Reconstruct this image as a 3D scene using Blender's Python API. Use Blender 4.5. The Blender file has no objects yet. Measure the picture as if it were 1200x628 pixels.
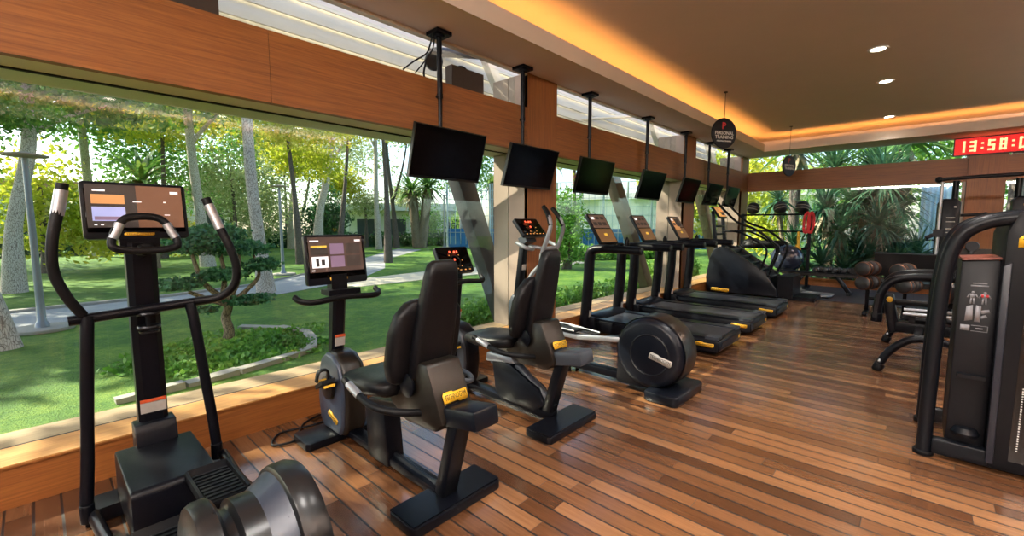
import math
SUN_E = 8.0; SUN_EL = math.radians(38); SUN_AZ = math.radians(60); SKY_S = .24; EXPO = .92; COVE = 8.0; DOWN = 115.0
SIGN1 = (-2.37, 7.5, 2.89); SIGN1_H = .63; SIGN2 = (-2.13, 11.0, 2.70); SIGN2_H = .82
CWASH = 760.0
import bpy, bmesh, math, random
import numpy as np
from mathutils import Vector, Matrix, Euler
random.seed(7)
RNG = np.random.default_rng(11)
SC = bpy.context.scene
COL = SC.collection
PI = math.pi
def R(d): return math.radians(d)

# ------------------------------------------------------------------ objects
def thing(name, label, cat, loc=(0, 0, 0), rz=0.0, group=None):
    o = bpy.data.objects.new(name, None)
    COL.objects.link(o)
    o.empty_display_size = .1
    o.location = loc
    o.rotation_euler = (0, 0, rz)
    tag(o, label, cat, group)
    return o

def tag(o, label=None, cat=None, group=None, kind=None):
    if label: o['label'] = label
    if cat: o['category'] = cat
    if group: o['group'] = group
    if kind: o['kind'] = kind
    return o

def kids(o): return [c for c in bpy.data.objects if c.parent == o]

def copy_tree(o, parent=None):
    c = o.copy()
    COL.objects.link(c)
    if parent is not None:
        c.parent = parent
        c.matrix_parent_inverse = o.matrix_parent_inverse.copy()
    for ch in kids(o):
        copy_tree(ch, c)
    return c

class MB:
    """collects shapes into one mesh"""
    def __init__(self):
        self.bm = bmesh.new()
        self.m = 0
    def _tail(self, nf):
        self.bm.faces.ensure_lookup_table()
        for f in list(self.bm.faces)[nf:]:
            f.material_index = self.m
            f.smooth = True
    def _bevel(self, verts, w, seg, ang=30):
        if w <= 0: return
        vs = set(verts)
        es = []
        for v in verts:
            for e in v.link_edges:
                if e.other_vert(v) in vs and len(e.link_faces) == 2 and e.calc_face_angle(0) > R(ang):
                    es.append(e)
        es = list(set(es))
        if es:
            bmesh.ops.bevel(self.bm, geom=es, offset=w, offset_type='OFFSET', segments=seg, profile=.5, affect='EDGES', clamp_overlap=True)
    def box(self, c, s, rot=None, bev=.0, seg=2, taper=None):
        nf = len(self.bm.faces)
        M = Matrix.Translation(Vector(c))
        if rot is not None:
            M = M @ (rot.to_4x4() if isinstance(rot, Matrix) else Euler([R(a) for a in rot]).to_matrix().to_4x4())
        vs = []
        for x in (-.5, .5):
            for y in (-.5, .5):
                for z in (-.5, .5):
                    k = 1.0 if (taper is None or z < 0) else taper
                    vs.append(self.bm.verts.new(M @ Vector((x * s[0] * k, y * s[1] * k, z * s[2]))))
        for f in ((0, 1, 3, 2), (4, 6, 7, 5), (0, 4, 5, 1), (2, 3, 7, 6), (0, 2, 6, 4), (1, 5, 7, 3)):
            self.bm.faces.new([vs[i] for i in f])
        self._bevel(vs, bev, seg)
        self._tail(nf)
        return self
    def prism(self, pts, a0, a1, axis='y', bev=.0, seg=2, M=None, ang=30):
        """polygon extruded; axis y: pts are (x,z); axis x: (y,z); axis z: (x,y)"""
        nf = len(self.bm.faces)
        def P(p, a):
            v = {'y': (p[0], a, p[1]), 'x': (a, p[0], p[1]), 'z': (p[0], p[1], a)}[axis]
            v = Vector(v)
            return M @ v if M is not None else v
        A = [self.bm.verts.new(P(p, a0)) for p in pts]
        B = [self.bm.verts.new(P(p, a1)) for p in pts]
        n = len(pts)
        fs = [self.bm.faces.new(A), self.bm.faces.new(B[::-1])]
        for i in range(n):
            j = (i + 1) % n
            fs.append(self.bm.faces.new((A[i], B[i], B[j], A[j])))
        bmesh.ops.recalc_face_normals(self.bm, faces=fs)
        self._bevel(A + B, bev, seg, ang)
        self._tail(nf)
        return self
    def loft(self, rings, cap=True, closed=False):
        """rings: lists of points with equal count"""
        nf = len(self.bm.faces)
        V = [[self.bm.verts.new(Vector(p)) for p in r] for r in rings]
        n = len(V[0])
        fs = []
        N = len(V)
        for i in range(N if closed else N - 1):
            a, b = V[i], V[(i + 1) % N]
            for k in range(n):
                l = (k + 1) % n
                fs.append(self.bm.faces.new((a[k], a[l], b[l], b[k])))
        if cap and not closed:
            fs.append(self.bm.faces.new(V[0][::-1]))
            fs.append(self.bm.faces.new(V[-1]))
        bmesh.ops.recalc_face_normals(self.bm, faces=fs)
        self._tail(nf)
        return self
    def tube(self, pts, r, n=12, sub=6, ry=None, closed=False, smooth=True, power=2.0, up=None):
        """swept tube through points; r scalar or list; ry second half-width (section along 'up' hint); power>2 squarer section"""
        P = [Vector(p) for p in pts]
        rs = list(r) if hasattr(r, '__len__') else [r] * len(P)
        rys = (list(ry) if hasattr(ry, '__len__') else [ry] * len(P)) if ry is not None else rs
        if smooth and len(P) > 2:
            Q, a, b = [], [], []
            m = len(P)
            for i in range(m if closed else m - 1):
                p0 = P[(i - 1) % m] if (closed or i > 0) else P[0] * 2 - P[1]
                p1, p2 = P[i], P[(i + 1) % m]
                p3 = P[(i + 2) % m] if (closed or i + 2 < m) else P[-1] * 2 - P[-2]
                t0 = 0.0
                d1 = max((p1 - p0).length, 1e-5) ** .5; d2 = max((p2 - p1).length, 1e-5) ** .5; d3 = max((p3 - p2).length, 1e-5) ** .5
                for k in range(sub):
                    t = k / sub
                    m1 = (p2 - p1) / d2 - (p2 - p0) / (d1 + d2) + (p1 - p0) / d1
                    m2 = (p3 - p2) / d3 - (p3 - p1) / (d2 + d3) + (p2 - p1) / d2
                    m1 *= d2; m2 *= d2
                    t2, t3 = t * t, t * t * t
                    Q.append(p1 * (2 * t3 - 3 * t2 + 1) + m1 * (t3 - 2 * t2 + t) + p2 * (-2 * t3 + 3 * t2) + m2 * (t3 - t2))
                    j = (i + 1) % m
                    a.append(rs[i] * (1 - t) + rs[j] * t); b.append(rys[i] * (1 - t) + rys[j] * t)
            if not closed:
                Q.append(P[-1]); a.append(rs[-1]); b.append(rys[-1])
            P, rs, rys = Q, a, b
        m = len(P)
        rings = []
        nrm = None
        for i in range(m):
            if closed: t = P[(i + 1) % m] - P[(i - 1) % m]
            elif i == 0: t = P[1] - P[0]
            elif i == m - 1: t = P[-1] - P[-2]
            else: t = (P[i + 1] - P[i]).normalized() + (P[i] - P[i - 1]).normalized()
            if t.length < 1e-9: t = Vector((0, 0, 1))
            t.normalize()
            if up is not None:
                u = Vector(up); nrm = u - t * u.dot(t)
                if nrm.length < 1e-4: nrm = t.orthogonal()
            elif nrm is None:
                u = Vector((0, 0, 1)) if abs(t.z) < .9 else Vector((1, 0, 0))
                nrm = u - t * u.dot(t)
            else:
                nrm = nrm - t * nrm.dot(t)
                if nrm.length < 1e-6: nrm = t.orthogonal()
            nrm.normalize()
            bi = t.cross(nrm)
            ring = []
            for k in range(n):
                a = 2 * PI * k / n + (PI / n if power > 2 else 0)
                c, s = math.cos(a), math.sin(a)
                if power != 2.0:
                    c = math.copysign(abs(c) ** (2 / power), c); s = math.copysign(abs(s) ** (2 / power), s)
                ring.append(P[i] + bi * c * rs[i] + nrm * s * rys[i])
            rings.append(ring)
        return self.loft(rings, closed=closed)
    def bar(self, p, q, w, h, up=(0, 0, 1), bev=.004, seg=2, w2=None, h2=None):
        """rectangular bar between two points; w across, h along 'up'"""
        nf = len(self.bm.faces)
        p, q = Vector(p), Vector(q)
        t = (q - p).normalized()
        u = Vector(up); u = u - t * u.dot(t)
        if u.length < 1e-4: u = t.orthogonal()
        u.normalize(); s = t.cross(u)
        w2 = w if w2 is None else w2; h2 = h if h2 is None else h2
        A = [self.bm.verts.new(p + s * a * w / 2 + u * b * h / 2) for a, b in ((-1, -1), (1, -1), (1, 1), (-1, 1))]
        B = [self.bm.verts.new(q + s * a * w2 / 2 + u * b * h2 / 2) for a, b in ((-1, -1), (1, -1), (1, 1), (-1, 1))]
        fs = [self.bm.faces.new(A), self.bm.faces.new(B[::-1])]
        for i in range(4):
            j = (i + 1) % 4
            fs.append(self.bm.faces.new((A[i], B[i], B[j], A[j])))
        bmesh.ops.recalc_face_normals(self.bm, faces=fs)
        self._bevel(A + B, bev, seg)
        self._tail(nf)
        return self
    def lathe(self, prof, c=(0, 0, 0), axis=(0, 0, 1), n=28, cap=True):
        """prof: (radius, height) pairs along axis from c"""
        ax = Vector(axis).normalized()
        u = ax.orthogonal().normalized(); v = ax.cross(u)
        c = Vector(c)
        rings = []
        for r, h in prof:
            rings.append([c + ax * h + (u * math.cos(2 * PI * k / n) + v * math.sin(2 * PI * k / n)) * max(r, 1e-4) for k in range(n)])
        return self.loft(rings, cap=cap)
    def cyl(self, p, q, r, n=16, r2=None, bev=0.0):
        p, q = Vector(p), Vector(q)
        L = (q - p).length
        r2 = r if r2 is None else r2
        if bev > 0:
            pr = [(r - bev, 0), (r - bev * .3, bev * .3), (r, bev), (r2, L - bev), (r2 - bev * .3, L - bev * .3), (r2 - bev, L)]
        else:
            pr = [(r, 0), (r2, L)]
        return self.lathe(pr, p, q - p, n)
    def ball(self, c, r, n=20, sc=(1, 1, 1), rot=None):
        nf = len(self.bm.faces)
        M = Matrix.Translation(Vector(c))
        if rot is not None: M = M @ Euler([R(a) for a in rot]).to_matrix().to_4x4()
        M = M @ Matrix.Diagonal((*sc, 1))
        bmesh.ops.create_uvsphere(self.bm, u_segments=n, v_segments=max(6, n // 2), radius=r, matrix=M)
        self._tail(nf)
        return self
    def grid(self, f, nu, nv):
        nf = len(self.bm.faces)
        V = [[self.bm.verts.new(Vector(f(i / nu, j / nv))) for j in range(nv + 1)] for i in range(nu + 1)]
        for i in range(nu):
            for j in range(nv):
                self.bm.faces.new((V[i][j], V[i + 1][j], V[i + 1][j + 1], V[i][j + 1]))
        self._tail(nf)
        return self
    def quad(self, pts):
        nf = len(self.bm.faces)
        self.bm.faces.new([self.bm.verts.new(Vector(p)) for p in pts])
        self._tail(nf)
        return self
    def text(self, s, size, M, depth=.0006, align='CENTER', bold=0.0, xs=1.0):
        cu = bpy.data.curves.new('txt', 'FONT')
        cu.body = s; cu.size = size; cu.align_x = align; cu.align_y = 'CENTER'
        cu.extrude = depth; cu.offset = bold; cu.resolution_u = 2
        cu.space_character = 1.0
        ob = bpy.data.objects.new('txt', cu)
        COL.objects.link(ob)
        dg = bpy.context.evaluated_depsgraph_get()
        me = bpy.data.meshes.new_from_object(ob.evaluated_get(dg))
        me.transform(M @ Matrix.Diagonal((xs, 1, 1, 1)))
        nf = len(self.bm.faces)
        self.bm.from_mesh(me)
        self._tail(nf)
        for f in list(self.bm.faces)[nf:]: f.smooth = False
        bpy.data.objects.remove(ob); bpy.data.meshes.remove(me); bpy.data.curves.remove(cu)
        return self
    def build(self, name, mats, parent=None, sharp=38):
        me = bpy.data.meshes.new(name)
        self.bm.to_mesh(me); self.bm.free()
        for m in (mats if isinstance(mats, (list, tuple)) else [mats]): me.materials.append(m)
        if sharp: me.set_sharp_from_angle(angle=R(sharp))
        o = bpy.data.objects.new(name, me)
        COL.objects.link(o)
        if parent is not None: o.parent = parent
        return o

def frame(o, x, y):
    """4x4 with origin o, local x, y axes"""
    x = Vector(x).normalized(); y = Vector(y); y = (y - x * y.dot(x)).normalized(); z = x.cross(y)
    M = Matrix.Identity(4)
    for i in range(3):
        M[i][0], M[i][1], M[i][2], M[i][3] = x[i], y[i], z[i], o[i]
    return M

# ------------------------------------------------------------------ materials
def srgb(h):
    h = h.lstrip('#')
    c = [int(h[i:i + 2], 16) / 255 for i in (0, 2, 4)]
    return tuple((v / 12.92 if v <= .04045 else ((v + .055) / 1.055) ** 2.4) for v in c) + (1.0,)

class NT:
    def __init__(self, name):
        self.mat = bpy.data.materials.new(name); self.mat.use_nodes = True
        self.t = self.mat.node_tree; self.n = self.t.nodes; self.l = self.t.links
        self.b = self.n['Principled BSDF']; self.out = self.n['Material Output']
    def node(self, ty, **kw):
        n = self.n.new(ty)
        for k, v in kw.items():
            if k.startswith('i_'):
                key = k[2:]
                key = int(key) if key.isdigit() else key.replace('_', ' ')
                n.inputs[key].default_value = v
            else: setattr(n, k, v)
        return n
    def link(self, a, b): self.l.new(a, b)
    def math(self, op, a, b=None, c=None):
        n = self.n.new('ShaderNodeMath'); n.operation = op
        for i, v in enumerate((a, b, c)):
            if v is None: continue
            if isinstance(v, (int, float)): n.inputs[i].default_value = v
            else: self.l.new(v, n.inputs[i])
        return n.outputs[0]
    def mix(self, f, a, b, bt='MIX'):
        n = self.n.new('ShaderNodeMix'); n.data_type = 'RGBA'; n.blend_type = bt
        for i, v in ((0, f), (6, a), (7, b)):
            if isinstance(v, (int, float, tuple)): n.inputs[i].default_value = v
            else: self.l.new(v, n.inputs[i])
        return n.outputs[2]
    def coord(self, k='Object'): return self.n.new('ShaderNodeTexCoord').outputs[k]
    def noise(self, vec, scale=5, detail=3, rough=.5, out=0, sc3=None):
        if sc3:
            mp = self.n.new('ShaderNodeMapping'); mp.inputs['Scale'].default_value = sc3; self.l.new(vec, mp.inputs[0]); vec = mp.outputs[0]
        n = self.node('ShaderNodeTexNoise'); n.inputs['Scale'].default_value = scale; n.inputs['Detail'].default_value = detail; n.inputs['Roughness'].default_value = rough
        self.l.new(vec, n.inputs['Vector'])
        return n.outputs[out]
    def ramp(self, f, stops):
        n = self.n.new('ShaderNodeValToRGB')
        e = n.color_ramp.elements
        while len(e) > 1: e.remove(e[-1])
        e[0].position, e[0].color = stops[0]
        for p, c in stops[1:]:
            q = e.new(p); q.color = c
        self.l.new(f, n.inputs[0])
        return n.outputs[0]
    def bump(self, h, strength=.2, dist=.01):
        n = self.n.new('ShaderNodeBump'); n.inputs['Strength'].default_value = strength; n.inputs['Distance'].default_value = dist
        self.l.new(h, n.inputs['Height']); self.l.new(n.outputs[0], self.b.inputs['Normal'])
    def set(self, **kw):
        for k, v in kw.items():
            self.b.inputs[k.replace('_', ' ')].default_value = v
        return self

def surf(name, col, rough=.5, metal=0.0, var=.12, scale=30, bump=.0, bscale=200, coat=0.0, spec=None):
    t = NT(name)
    c = srgb(col) if isinstance(col, str) else col
    co = t.coord()
    f = t.noise(co, scale, 4)
    d = tuple(v * (1 - var) for v in c[:3]) + (1,); e = tuple(min(1, v * (1 + var)) for v in c[:3]) + (1,)
    t.link(t.mix(f, d, e), t.b.inputs['Base Color'])
    f2 = t.noise(co, scale * 2.3, 3)
    t.link(t.math('MULTIPLY_ADD', f2, rough * .35, rough * .82), t.b.inputs['Roughness'])
    t.set(Metallic=metal)
    if coat: t.set(Coat_Weight=coat, Coat_Roughness=.15)
    if spec is not None: t.b.inputs['Specular IOR Level'].default_value = spec
    if bump: t.bump(t.noise(co, bscale, 2), bump, .002)
    return t.mat

def glow(name, col, s):
    t = NT(name)
    c = srgb(col) if isinstance(col, str) else col
    t.link(t.mix(t.noise(t.coord(), 3, 1), c, c), t.b.inputs['Emission Color'])
    t.set(Base_Color=c, Emission_Strength=s, Roughness=.5)
    return t.mat

def wood(name, c1, c2, rough=.35, axis=(1.2, 1, 22), coat=.0, panel=None):
    """veneer: fine streaks stretched along one axis"""
    t = NT(name)
    co = t.coord()
    g = t.noise(co, 4, 6, .6, sc3=axis)
    g2 = t.noise(co, 1.1, 2, .5, sc3=axis)
    f = t.math('ADD', t.math('MULTIPLY', g, .65), t.math('MULTIPLY', g2, .35))
    col = t.ramp(f, [(.3, srgb(c1)), (.7, srgb(c2))])
    t.link(col, t.b.inputs['Base Color'])
    t.link(t.math('MULTIPLY_ADD', g, .15, rough - .05), t.b.inputs['Roughness'])
    t.bump(g, .06, .002)
    if coat: t.set(Coat_Weight=coat, Coat_Roughness=.2)
    return t.mat

M = {}
M['black'] = surf('black_powder_coat', '#080a11', .34, 0, .15, 40, .08, 500, spec=.2)
M['black_gloss'] = surf('black_gloss_plastic', '#08090b', .2, 0, .1, 30, coat=.3)
M['charcoal'] = surf('charcoal_plastic', '#0b0f17', .34, 0, .12, 35, .05, 600, spec=.24)
M['rubber'] = surf('black_rubber', '#08090d', .5, 0, .2, 60, .2, 300, spec=.22)
M['pad'] = surf('black_upholstery', '#0a0b0f', .42, 0, .15, 25, .12, 350, spec=.25)
M['bronze'] = surf('bronze_brown_plastic', '#1b1713', .34, .2, .1, 20)
M['grey'] = surf('grey_plastic', '#363c45', .38, .1, .1, 30)
M['silver'] = surf('brushed_silver', '#b9bcc2', .4, .8, .08, 40)
M['pearl'] = surf('pearl_grey_paint', '#868c93', .32, .3, .08, 25)
M['steel'] = surf('dark_steel', '#1e2024', .33, .6, .1, 30)
M['chrome'] = surf('chrome', '#d8dade', .12, 1.0, .04, 20)
M['yellow'] = surf('yellow_badge', '#e8b32a', .45, 0, .06, 30)
M['white'] = surf('white_print', '#dcdcd8', .6, 0, .05, 20)
M['red'] = surf('red_strap', '#c81e2a', .55, 0, .15, 30, .1, 200)
M['label_red'] = surf('warning_label_orange', '#c4532c', .5, 0, .08, 20)
M['label_grey'] = surf('warning_label_grey', '#a9a6a1', .5, 0, .1, 60)
M['tv'] = surf('tv_black_plastic', '#050506', .35, 0, .1, 30)
M['tv_glass'] = surf('tv_screen_off', '#050405', .14, 0, .1, 10, spec=.12)
# ------------------------------------------------------------------ room
XL, XR, YB, YF, ZS, ZC = -3.33, 4.6, 12.6, -3.2, 3.14, 3.52
def struct(name, mb, mat, sharp=38): return tag(mb.build(name, mat, None, sharp), kind='structure')

def floor_mat():
    t = NT('teak_deck')
    sx = t.node('ShaderNodeSeparateXYZ'); t.link(t.coord(), sx.inputs[0])
    x, y = sx.outputs[0], sx.outputs[1]
    v = t.math('MULTIPLY', y, 10.0)
    row = t.math('FLOOR', v); fr = t.math('FRACT', v)
    wn = t.node('ShaderNodeTexWhiteNoise', noise_dimensions='1D'); t.link(row, wn.inputs['W'])
    u = t.math('ADD', t.math('MULTIPLY', x, .8), t.math('MULTIPLY', wn.outputs[0], 7.3))
    pid = t.math('FLOOR', u); fu = t.math('FRACT', u)
    cb = t.node('ShaderNodeCombineXYZ'); t.link(row, cb.inputs[0]); t.link(pid, cb.inputs[1])
    w2 = t.node('ShaderNodeTexWhiteNoise', noise_dimensions='2D'); t.link(cb.outputs[0], w2.inputs['Vector'])
    # grain runs along x, shifted per plank
    off = t.node('ShaderNodeCombineXYZ'); t.link(t.math('MULTIPLY', w2.outputs[0], 31.0), off.inputs[2]); t.link(x, off.inputs[0]); t.link(y, off.inputs[1])
    g = t.noise(off.outputs[0], 3.2, 7, .62, sc3=(1.0, 26, 1))
    g2 = t.noise(off.outputs[0], 1.6, 3, .5, sc3=(.8, 6, 1))
    f = t.math('ADD', t.math('MULTIPLY', w2.outputs[0], .60), t.math('MULTIPLY_ADD', g, .42, t.math('MULTIPLY', g2, .18)))
    f = t.math('SUBTRACT', f, .12)
    wood_c = t.ramp(f, [(.04, srgb('#3a2416')), (.36, srgb('#553520')), (.64, srgb('#755034')), (.96, srgb('#966c48'))])
    seam = t.math('MAXIMUM', t.math('GREATER_THAN', fr, .9), t.math('LESS_THAN', fu, .0022))
    t.link(t.mix(seam, wood_c, srgb('#150c07')), t.b.inputs['Base Color'])
    t.link(t.math('MULTIPLY_ADD', seam, .35, t.math('MULTIPLY_ADD', g, .14, .17)), t.b.inputs['Roughness'])
    t.set(Coat_Weight=.5, Coat_Roughness=.16)
    t.bump(t.math('MULTIPLY_ADD', g, .12, t.math('MULTIPLY', seam, -1.0)), .35, .003)
    return t.mat
M['floor'] = floor_mat()
M['beam'] = wood('oak_veneer_beam', '#6c3d1b', '#a2662f', .42, (30, .9, 30))
M['beam_back'] = wood('oak_veneer_back_beam', '#6c3d1b', '#a2662f', .42, (.9, 30, 30))
M['cladding'] = wood('oak_veneer_cladding', '#6c3d1b', '#a2662f', .42, (26, 26, .8))
M['ledge'] = wood('sill_oak', '#a8743c', '#d3a263', .4, (26, .8, 26))
M['ledge_out'] = wood('sill_weathered', '#8d7455', '#b89f7c', .6, (20, .8, 20))
M['base'] = wood('base_oak', '#784420', '#aa6c34', .4, (26, .8, 26))
M['plaster'] = surf('taupe_plaster', '#dccfc8', .8, 0, .04, 3, .05, 90)
M['plaster_l'] = surf('light_plaster', '#d8cdbf', .8, 0, .04, 3, .05, 90)
M['wall_r'] = surf('mocha_wall_paint', '#6f6154', .7, 0, .05, 3)
M['alu'] = surf('grey_aluminium', '#8d8a86', .45, .3, .05, 6)
M['alu_w'] = surf('white_aluminium', '#a39184', .45, .1, .05, 6)
M['alu_d'] = surf('bronze_anodised_frame', '#d8cebb', .5, 0, .05, 8)
M['dark_t'] = surf('dark_brown_screen', '#3a2f28', .6, 0, .1, 8)
M['gap'] = surf('black_gasket', '#0a0a0a', .8, 0, .1, 20)
M['louver'] = surf('white_louver', '#d2cdc4', .55, 0, .05, 4)
M['mat'] = surf('rubber_tiles', '#232226', .75, 0, .35, 40, .25, 120)
M['strut'] = surf('painted_steel_strut', '#46464c', .5, .1, .12, 5)
M['strut_t'] = surf('taupe_painted_strut', '#7a6c62', .5, .1, .12, 5)
M['strut_w'] = surf('white_painted_steel', '#d7d3cd', .5, .1, .08, 5)

def glass_mat():
    t = NT('window_glass')
    t.n.remove(t.b)
    tr = t.node('ShaderNodeBsdfTransparent'); tr.inputs[0].default_value = (.93, .97, .96, 1)
    gl = t.node('ShaderNodeBsdfGlossy'); gl.inputs['Roughness'].default_value = .015
    lw = t.node('ShaderNodeLayerWeight'); lw.inputs[0].default_value = .5
    fr5 = t.math('POWER', lw.outputs['Facing'], 5.0)
    mx = t.node('ShaderNodeMixShader')
    wob = t.noise(t.coord(), .8, 1)
    t.link(t.math('MULTIPLY', t.math('MULTIPLY_ADD', wob, .1, .95), t.math('MULTIPLY_ADD', fr5, .7, .035)), mx.inputs[0])
    t.link(tr.outputs[0], mx.inputs[1]); t.link(gl.outputs[0], mx.inputs[2]); t.link(mx.outputs[0], t.out.inputs[0])
    return t.mat
M['glass'] = glass_mat()

# floor and rubber zone
struct('floor', MB().box(((XL + XR) / 2, (YB + YF) / 2, -.06), (XR - XL, YB - YF, .12)), M['floor'])
def mat_m():
    t = NT('rubber_tile_floor')
    co = t.coord()
    br = t.node('ShaderNodeTexBrick', offset=.0)
    br.inputs['Scale'].default_value = 1.0; br.inputs['Brick Width'].default_value = .5; br.inputs['Row Height'].default_value = .5; br.inputs['Mortar Size'].default_value = .006
    br.inputs['Color1'].default_value = srgb('#2a292d'); br.inputs['Color2'].default_value = srgb('#1d1c20'); br.inputs['Mortar'].default_value = srgb('#0a0a0b')
    t.link(co, br.inputs[0])
    sp = t.noise(co, 160, 1)
    t.link(t.mix(t.math('GREATER_THAN', sp, .68), br.outputs[0], srgb('#4a4850')), t.b.inputs['Base Color'])
    t.set(Roughness=.6)
    return t.mat
struct('floor_mat', MB().box(((XL + XR) / 2 + .0, (10.2 + YB) / 2, .004), (XR - XL - .04, YB - 10.2 - .02, .008)), mat_m())

# left base wall with its ledge
struct('baseboard_left', MB().box((XL - .13, (YF + YB) / 2, .105), (.26, YB - YF, .21), bev=.004).prism([(XL, .205), (XL, .22), (XL - .02, .222), (XL - .285, .222), (XL - .285, .205)], YF, YB), [M['base']])
tagm = struct('trim_1', MB().box((XL - .1385, (YF + YB) / 2, .2245), (.277, YB - YF, .009), bev=.003), M['ledge'])
struct('trim_2', MB().box((XL - .288, (YF + YB) / 2, .218), (.018, YB - YF, .02)), M['gap'])
struct('trim_3', MB().box((XL - .43, (YF + YB) / 2, .205), (.27, YB - YF, .035), bev=.004).box((XL - .42, (YF + YB) / 2, .0), (.24, YB - YF, .38)), M['ledge_out'])
# left beam: wood face, light soffit plate beneath, dark slot for the glass
def beam_panels():
    mb = MB()
    ys = [YF, -1.27, 1.17, 3.86, 4.41, 6.9, 9.4, YB]
    for a, b in zip(ys, ys[1:]):
        mb.box((XL - .03, (a + b) / 2, (2.285 + 2.765) / 2), (.06, b - a - .003, .48), bev=.002, seg=1)
    return mb
struct('trim_4', beam_panels(), M['beam'])
struct('trim_5', MB().box((XL - .165, (YF + YB) / 2, 2.52), (.2, YB - YF, .44)).box((XL - .165, (YF + YB) / 2, 2.293), (.21, YB - YF, .016)).box((XL - .46, (YF + YB) / 2, 2.31), (.31, YB - YF, .05)).box((XL - .5, (YF + YB) / 2, 2.52), (.2, YB - YF, .44)), M['alu_d'])
struct('trim_6', MB().box((XL - .288, (YF + YB) / 2, 2.36), (.03, YB - YF, .15)).box((XL - .288, (YF + YB) / 2, 2.283), (.028, YB - YF, .012)), M['gap'])
# panes of the left wall, each bay
bays = [(YF, 3.86), (4.41, 8.42), (8.95, 12.05)]
for i, (a, b) in enumerate(bays):
    w = struct('window_%d' % (i + 1), MB().box((XL - .288, (a + b) / 2, 1.26), (.012, b - a, 2.07)), M['glass'])
    w = struct('window_%d' % (i + 4), MB().box((XL - .2, (a + b) / 2, 2.95), (.012, b - a, .4)), M['glass'])
# pillars: wood front, aluminium reveals
for i, (a, b) in enumerate([(3.86, 4.41), (8.42, 8.95), (12.05, 12.6)]):
    struct('trim_%d' % (7 + 2 * i), MB().box((XL - .018, (a + b) / 2, 1.67), (.04, b - a, 2.95)).box((XL - .018, (a + b) / 2, 1.25), (.046, b - a, 2.07)), M['cladding'])
    struct('trim_%d' % (8 + 2 * i), MB().box((XL - .165, (a + b) / 2, 1.67), (.25, b - a - .002, 2.95), bev=.004).box((XL - .42, (a + b) / 2, 1.67), (.24, b - a - .002, 2.95), bev=.004), M['alu_w'])
struct('trim_13', MB().box((-3.38, 4.135, 2.945), (.105, .55, .38)), M['cladding'])
# dark timber screen at the near end of the clerestory
struct('trim_14', MB().box((XL - .1, -1.05, 2.95), (.03, 3.92, .4), bev=.003), M['dark_t'])

# soffit, fascia and raised tray ceiling with its cove
IX, IY = -2.78, 11.65
struct('ceiling', MB().box(((XL - .04 + XR) / 2, (YF + YB) / 2, ZC + .05), (XR - XL + .04, YB - YF, .1)), M['plaster'])
def soffit():
    mb = MB()
    mb.box(((XL - .04 + IX) / 2, (YF + YB) / 2, ZS + .03), (IX - XL + .04, YB - YF, .06))
    mb.box(((IX + XR) / 2, (IY + YB) / 2, ZS + .03), (XR - IX, YB - IY, .06))
    mb.box((3.95, (YF + IY) / 2, ZS + .03), (1.3, IY - YF, .06))
    return mb
struct('trim_15', soffit(), M['plaster'])
def fascia():
    mb = MB()
    mb.box((IX + .0, (YF + IY) / 2, ZS + .085), (.03, IY - YF, .17), bev=.004)
    mb.box(((IX + 3.3) / 2, IY, ZS + .085), (3.3 - IX, .03, .17), bev=.004)
    mb.box((3.3, (YF + IY) / 2, ZS + .085), (.03, IY - YF, .17), bev=.004)
    return mb
struct('trim_16', fascia(), M['plaster_l'])
struct('trim_17', MB().box((XL + .02, (YF + YB) / 2, ZS + .26), (.03, YB - YF, .5)).box(((XL + XR) / 2, YB - .02, ZS + .26), (XR - XL, .03, .5)).box((XR - .02, (YF + YB) / 2, ZS + .26), (.03, YB - YF, .5)), M['plaster_l'])
struct('trim_18', MB().box((XL - .03, (YF + YB) / 2, ZS - .012), (.06, YB - YF, .024)), M['alu_d'])
M['cove'] = glow('warm_cove_led', (1.0, .43, .085, 1), COVE)
def cove():
    mb = MB()
    mb.box((IX - .14, (YF + IY) / 2, ZS + .075), (.05, IY - YF, .02))
    mb.box(((IX + 3.3) / 2, IY + .14, ZS + .075), (3.3 - IX, .05, .02))
    mb.box((3.44, (YF + IY) / 2, ZS + .075), (.05, IY - YF, .02))
    return mb
struct('trim_19', cove(), M['cove'])

# back wall: oak beam, glass above and below, pillar, low base
struct('trim_20', MB().box((-.29, YB - .03, 2.53), (6.08, .06, .47), bev=.002, seg=1).box((3.7, YB - .03, 2.53), (1.8, .06, .47), bev=.002, seg=1), M['beam_back'])
struct('trim_21', MB().box(((XL + XR) / 2, YB + .08, 2.53), (XR - XL, .16, .46)), M['alu_d'])
struct('window_7', MB().box((-1.35, YB + .06, 1.26), (3.9, .012, 2.2)), M['glass'])
struct('window_8', MB().box((-1.35, YB + .06, 2.95), (3.9, .012, .42)), M['glass'])
struct('window_9', MB().box((2.8, YB + .06, 1.26), (3.4, .012, 2.2)), M['glass'])
struct('trim_22', MB().box((.88, YB - .02, 1.57), (.52, .2, 3.14), bev=.003), M['cladding'])
struct('trim_23', MB().box((.59, YB - .03, 1.15), (.045, .12, 2.3), bev=.003).box((.605, YB - .02, 2.95), (.03, .1, .4)), M['alu_w'])
struct('baseboard_back', MB().box(((XL + XR) / 2, YB + .03, .09), (XR - XL, .14, .18), bev=.004), M['base'])
struct('trim_24', MB().box((2.9, YB + .02, 2.95), (3.4, .06, .4)), M['plaster_l'])
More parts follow.
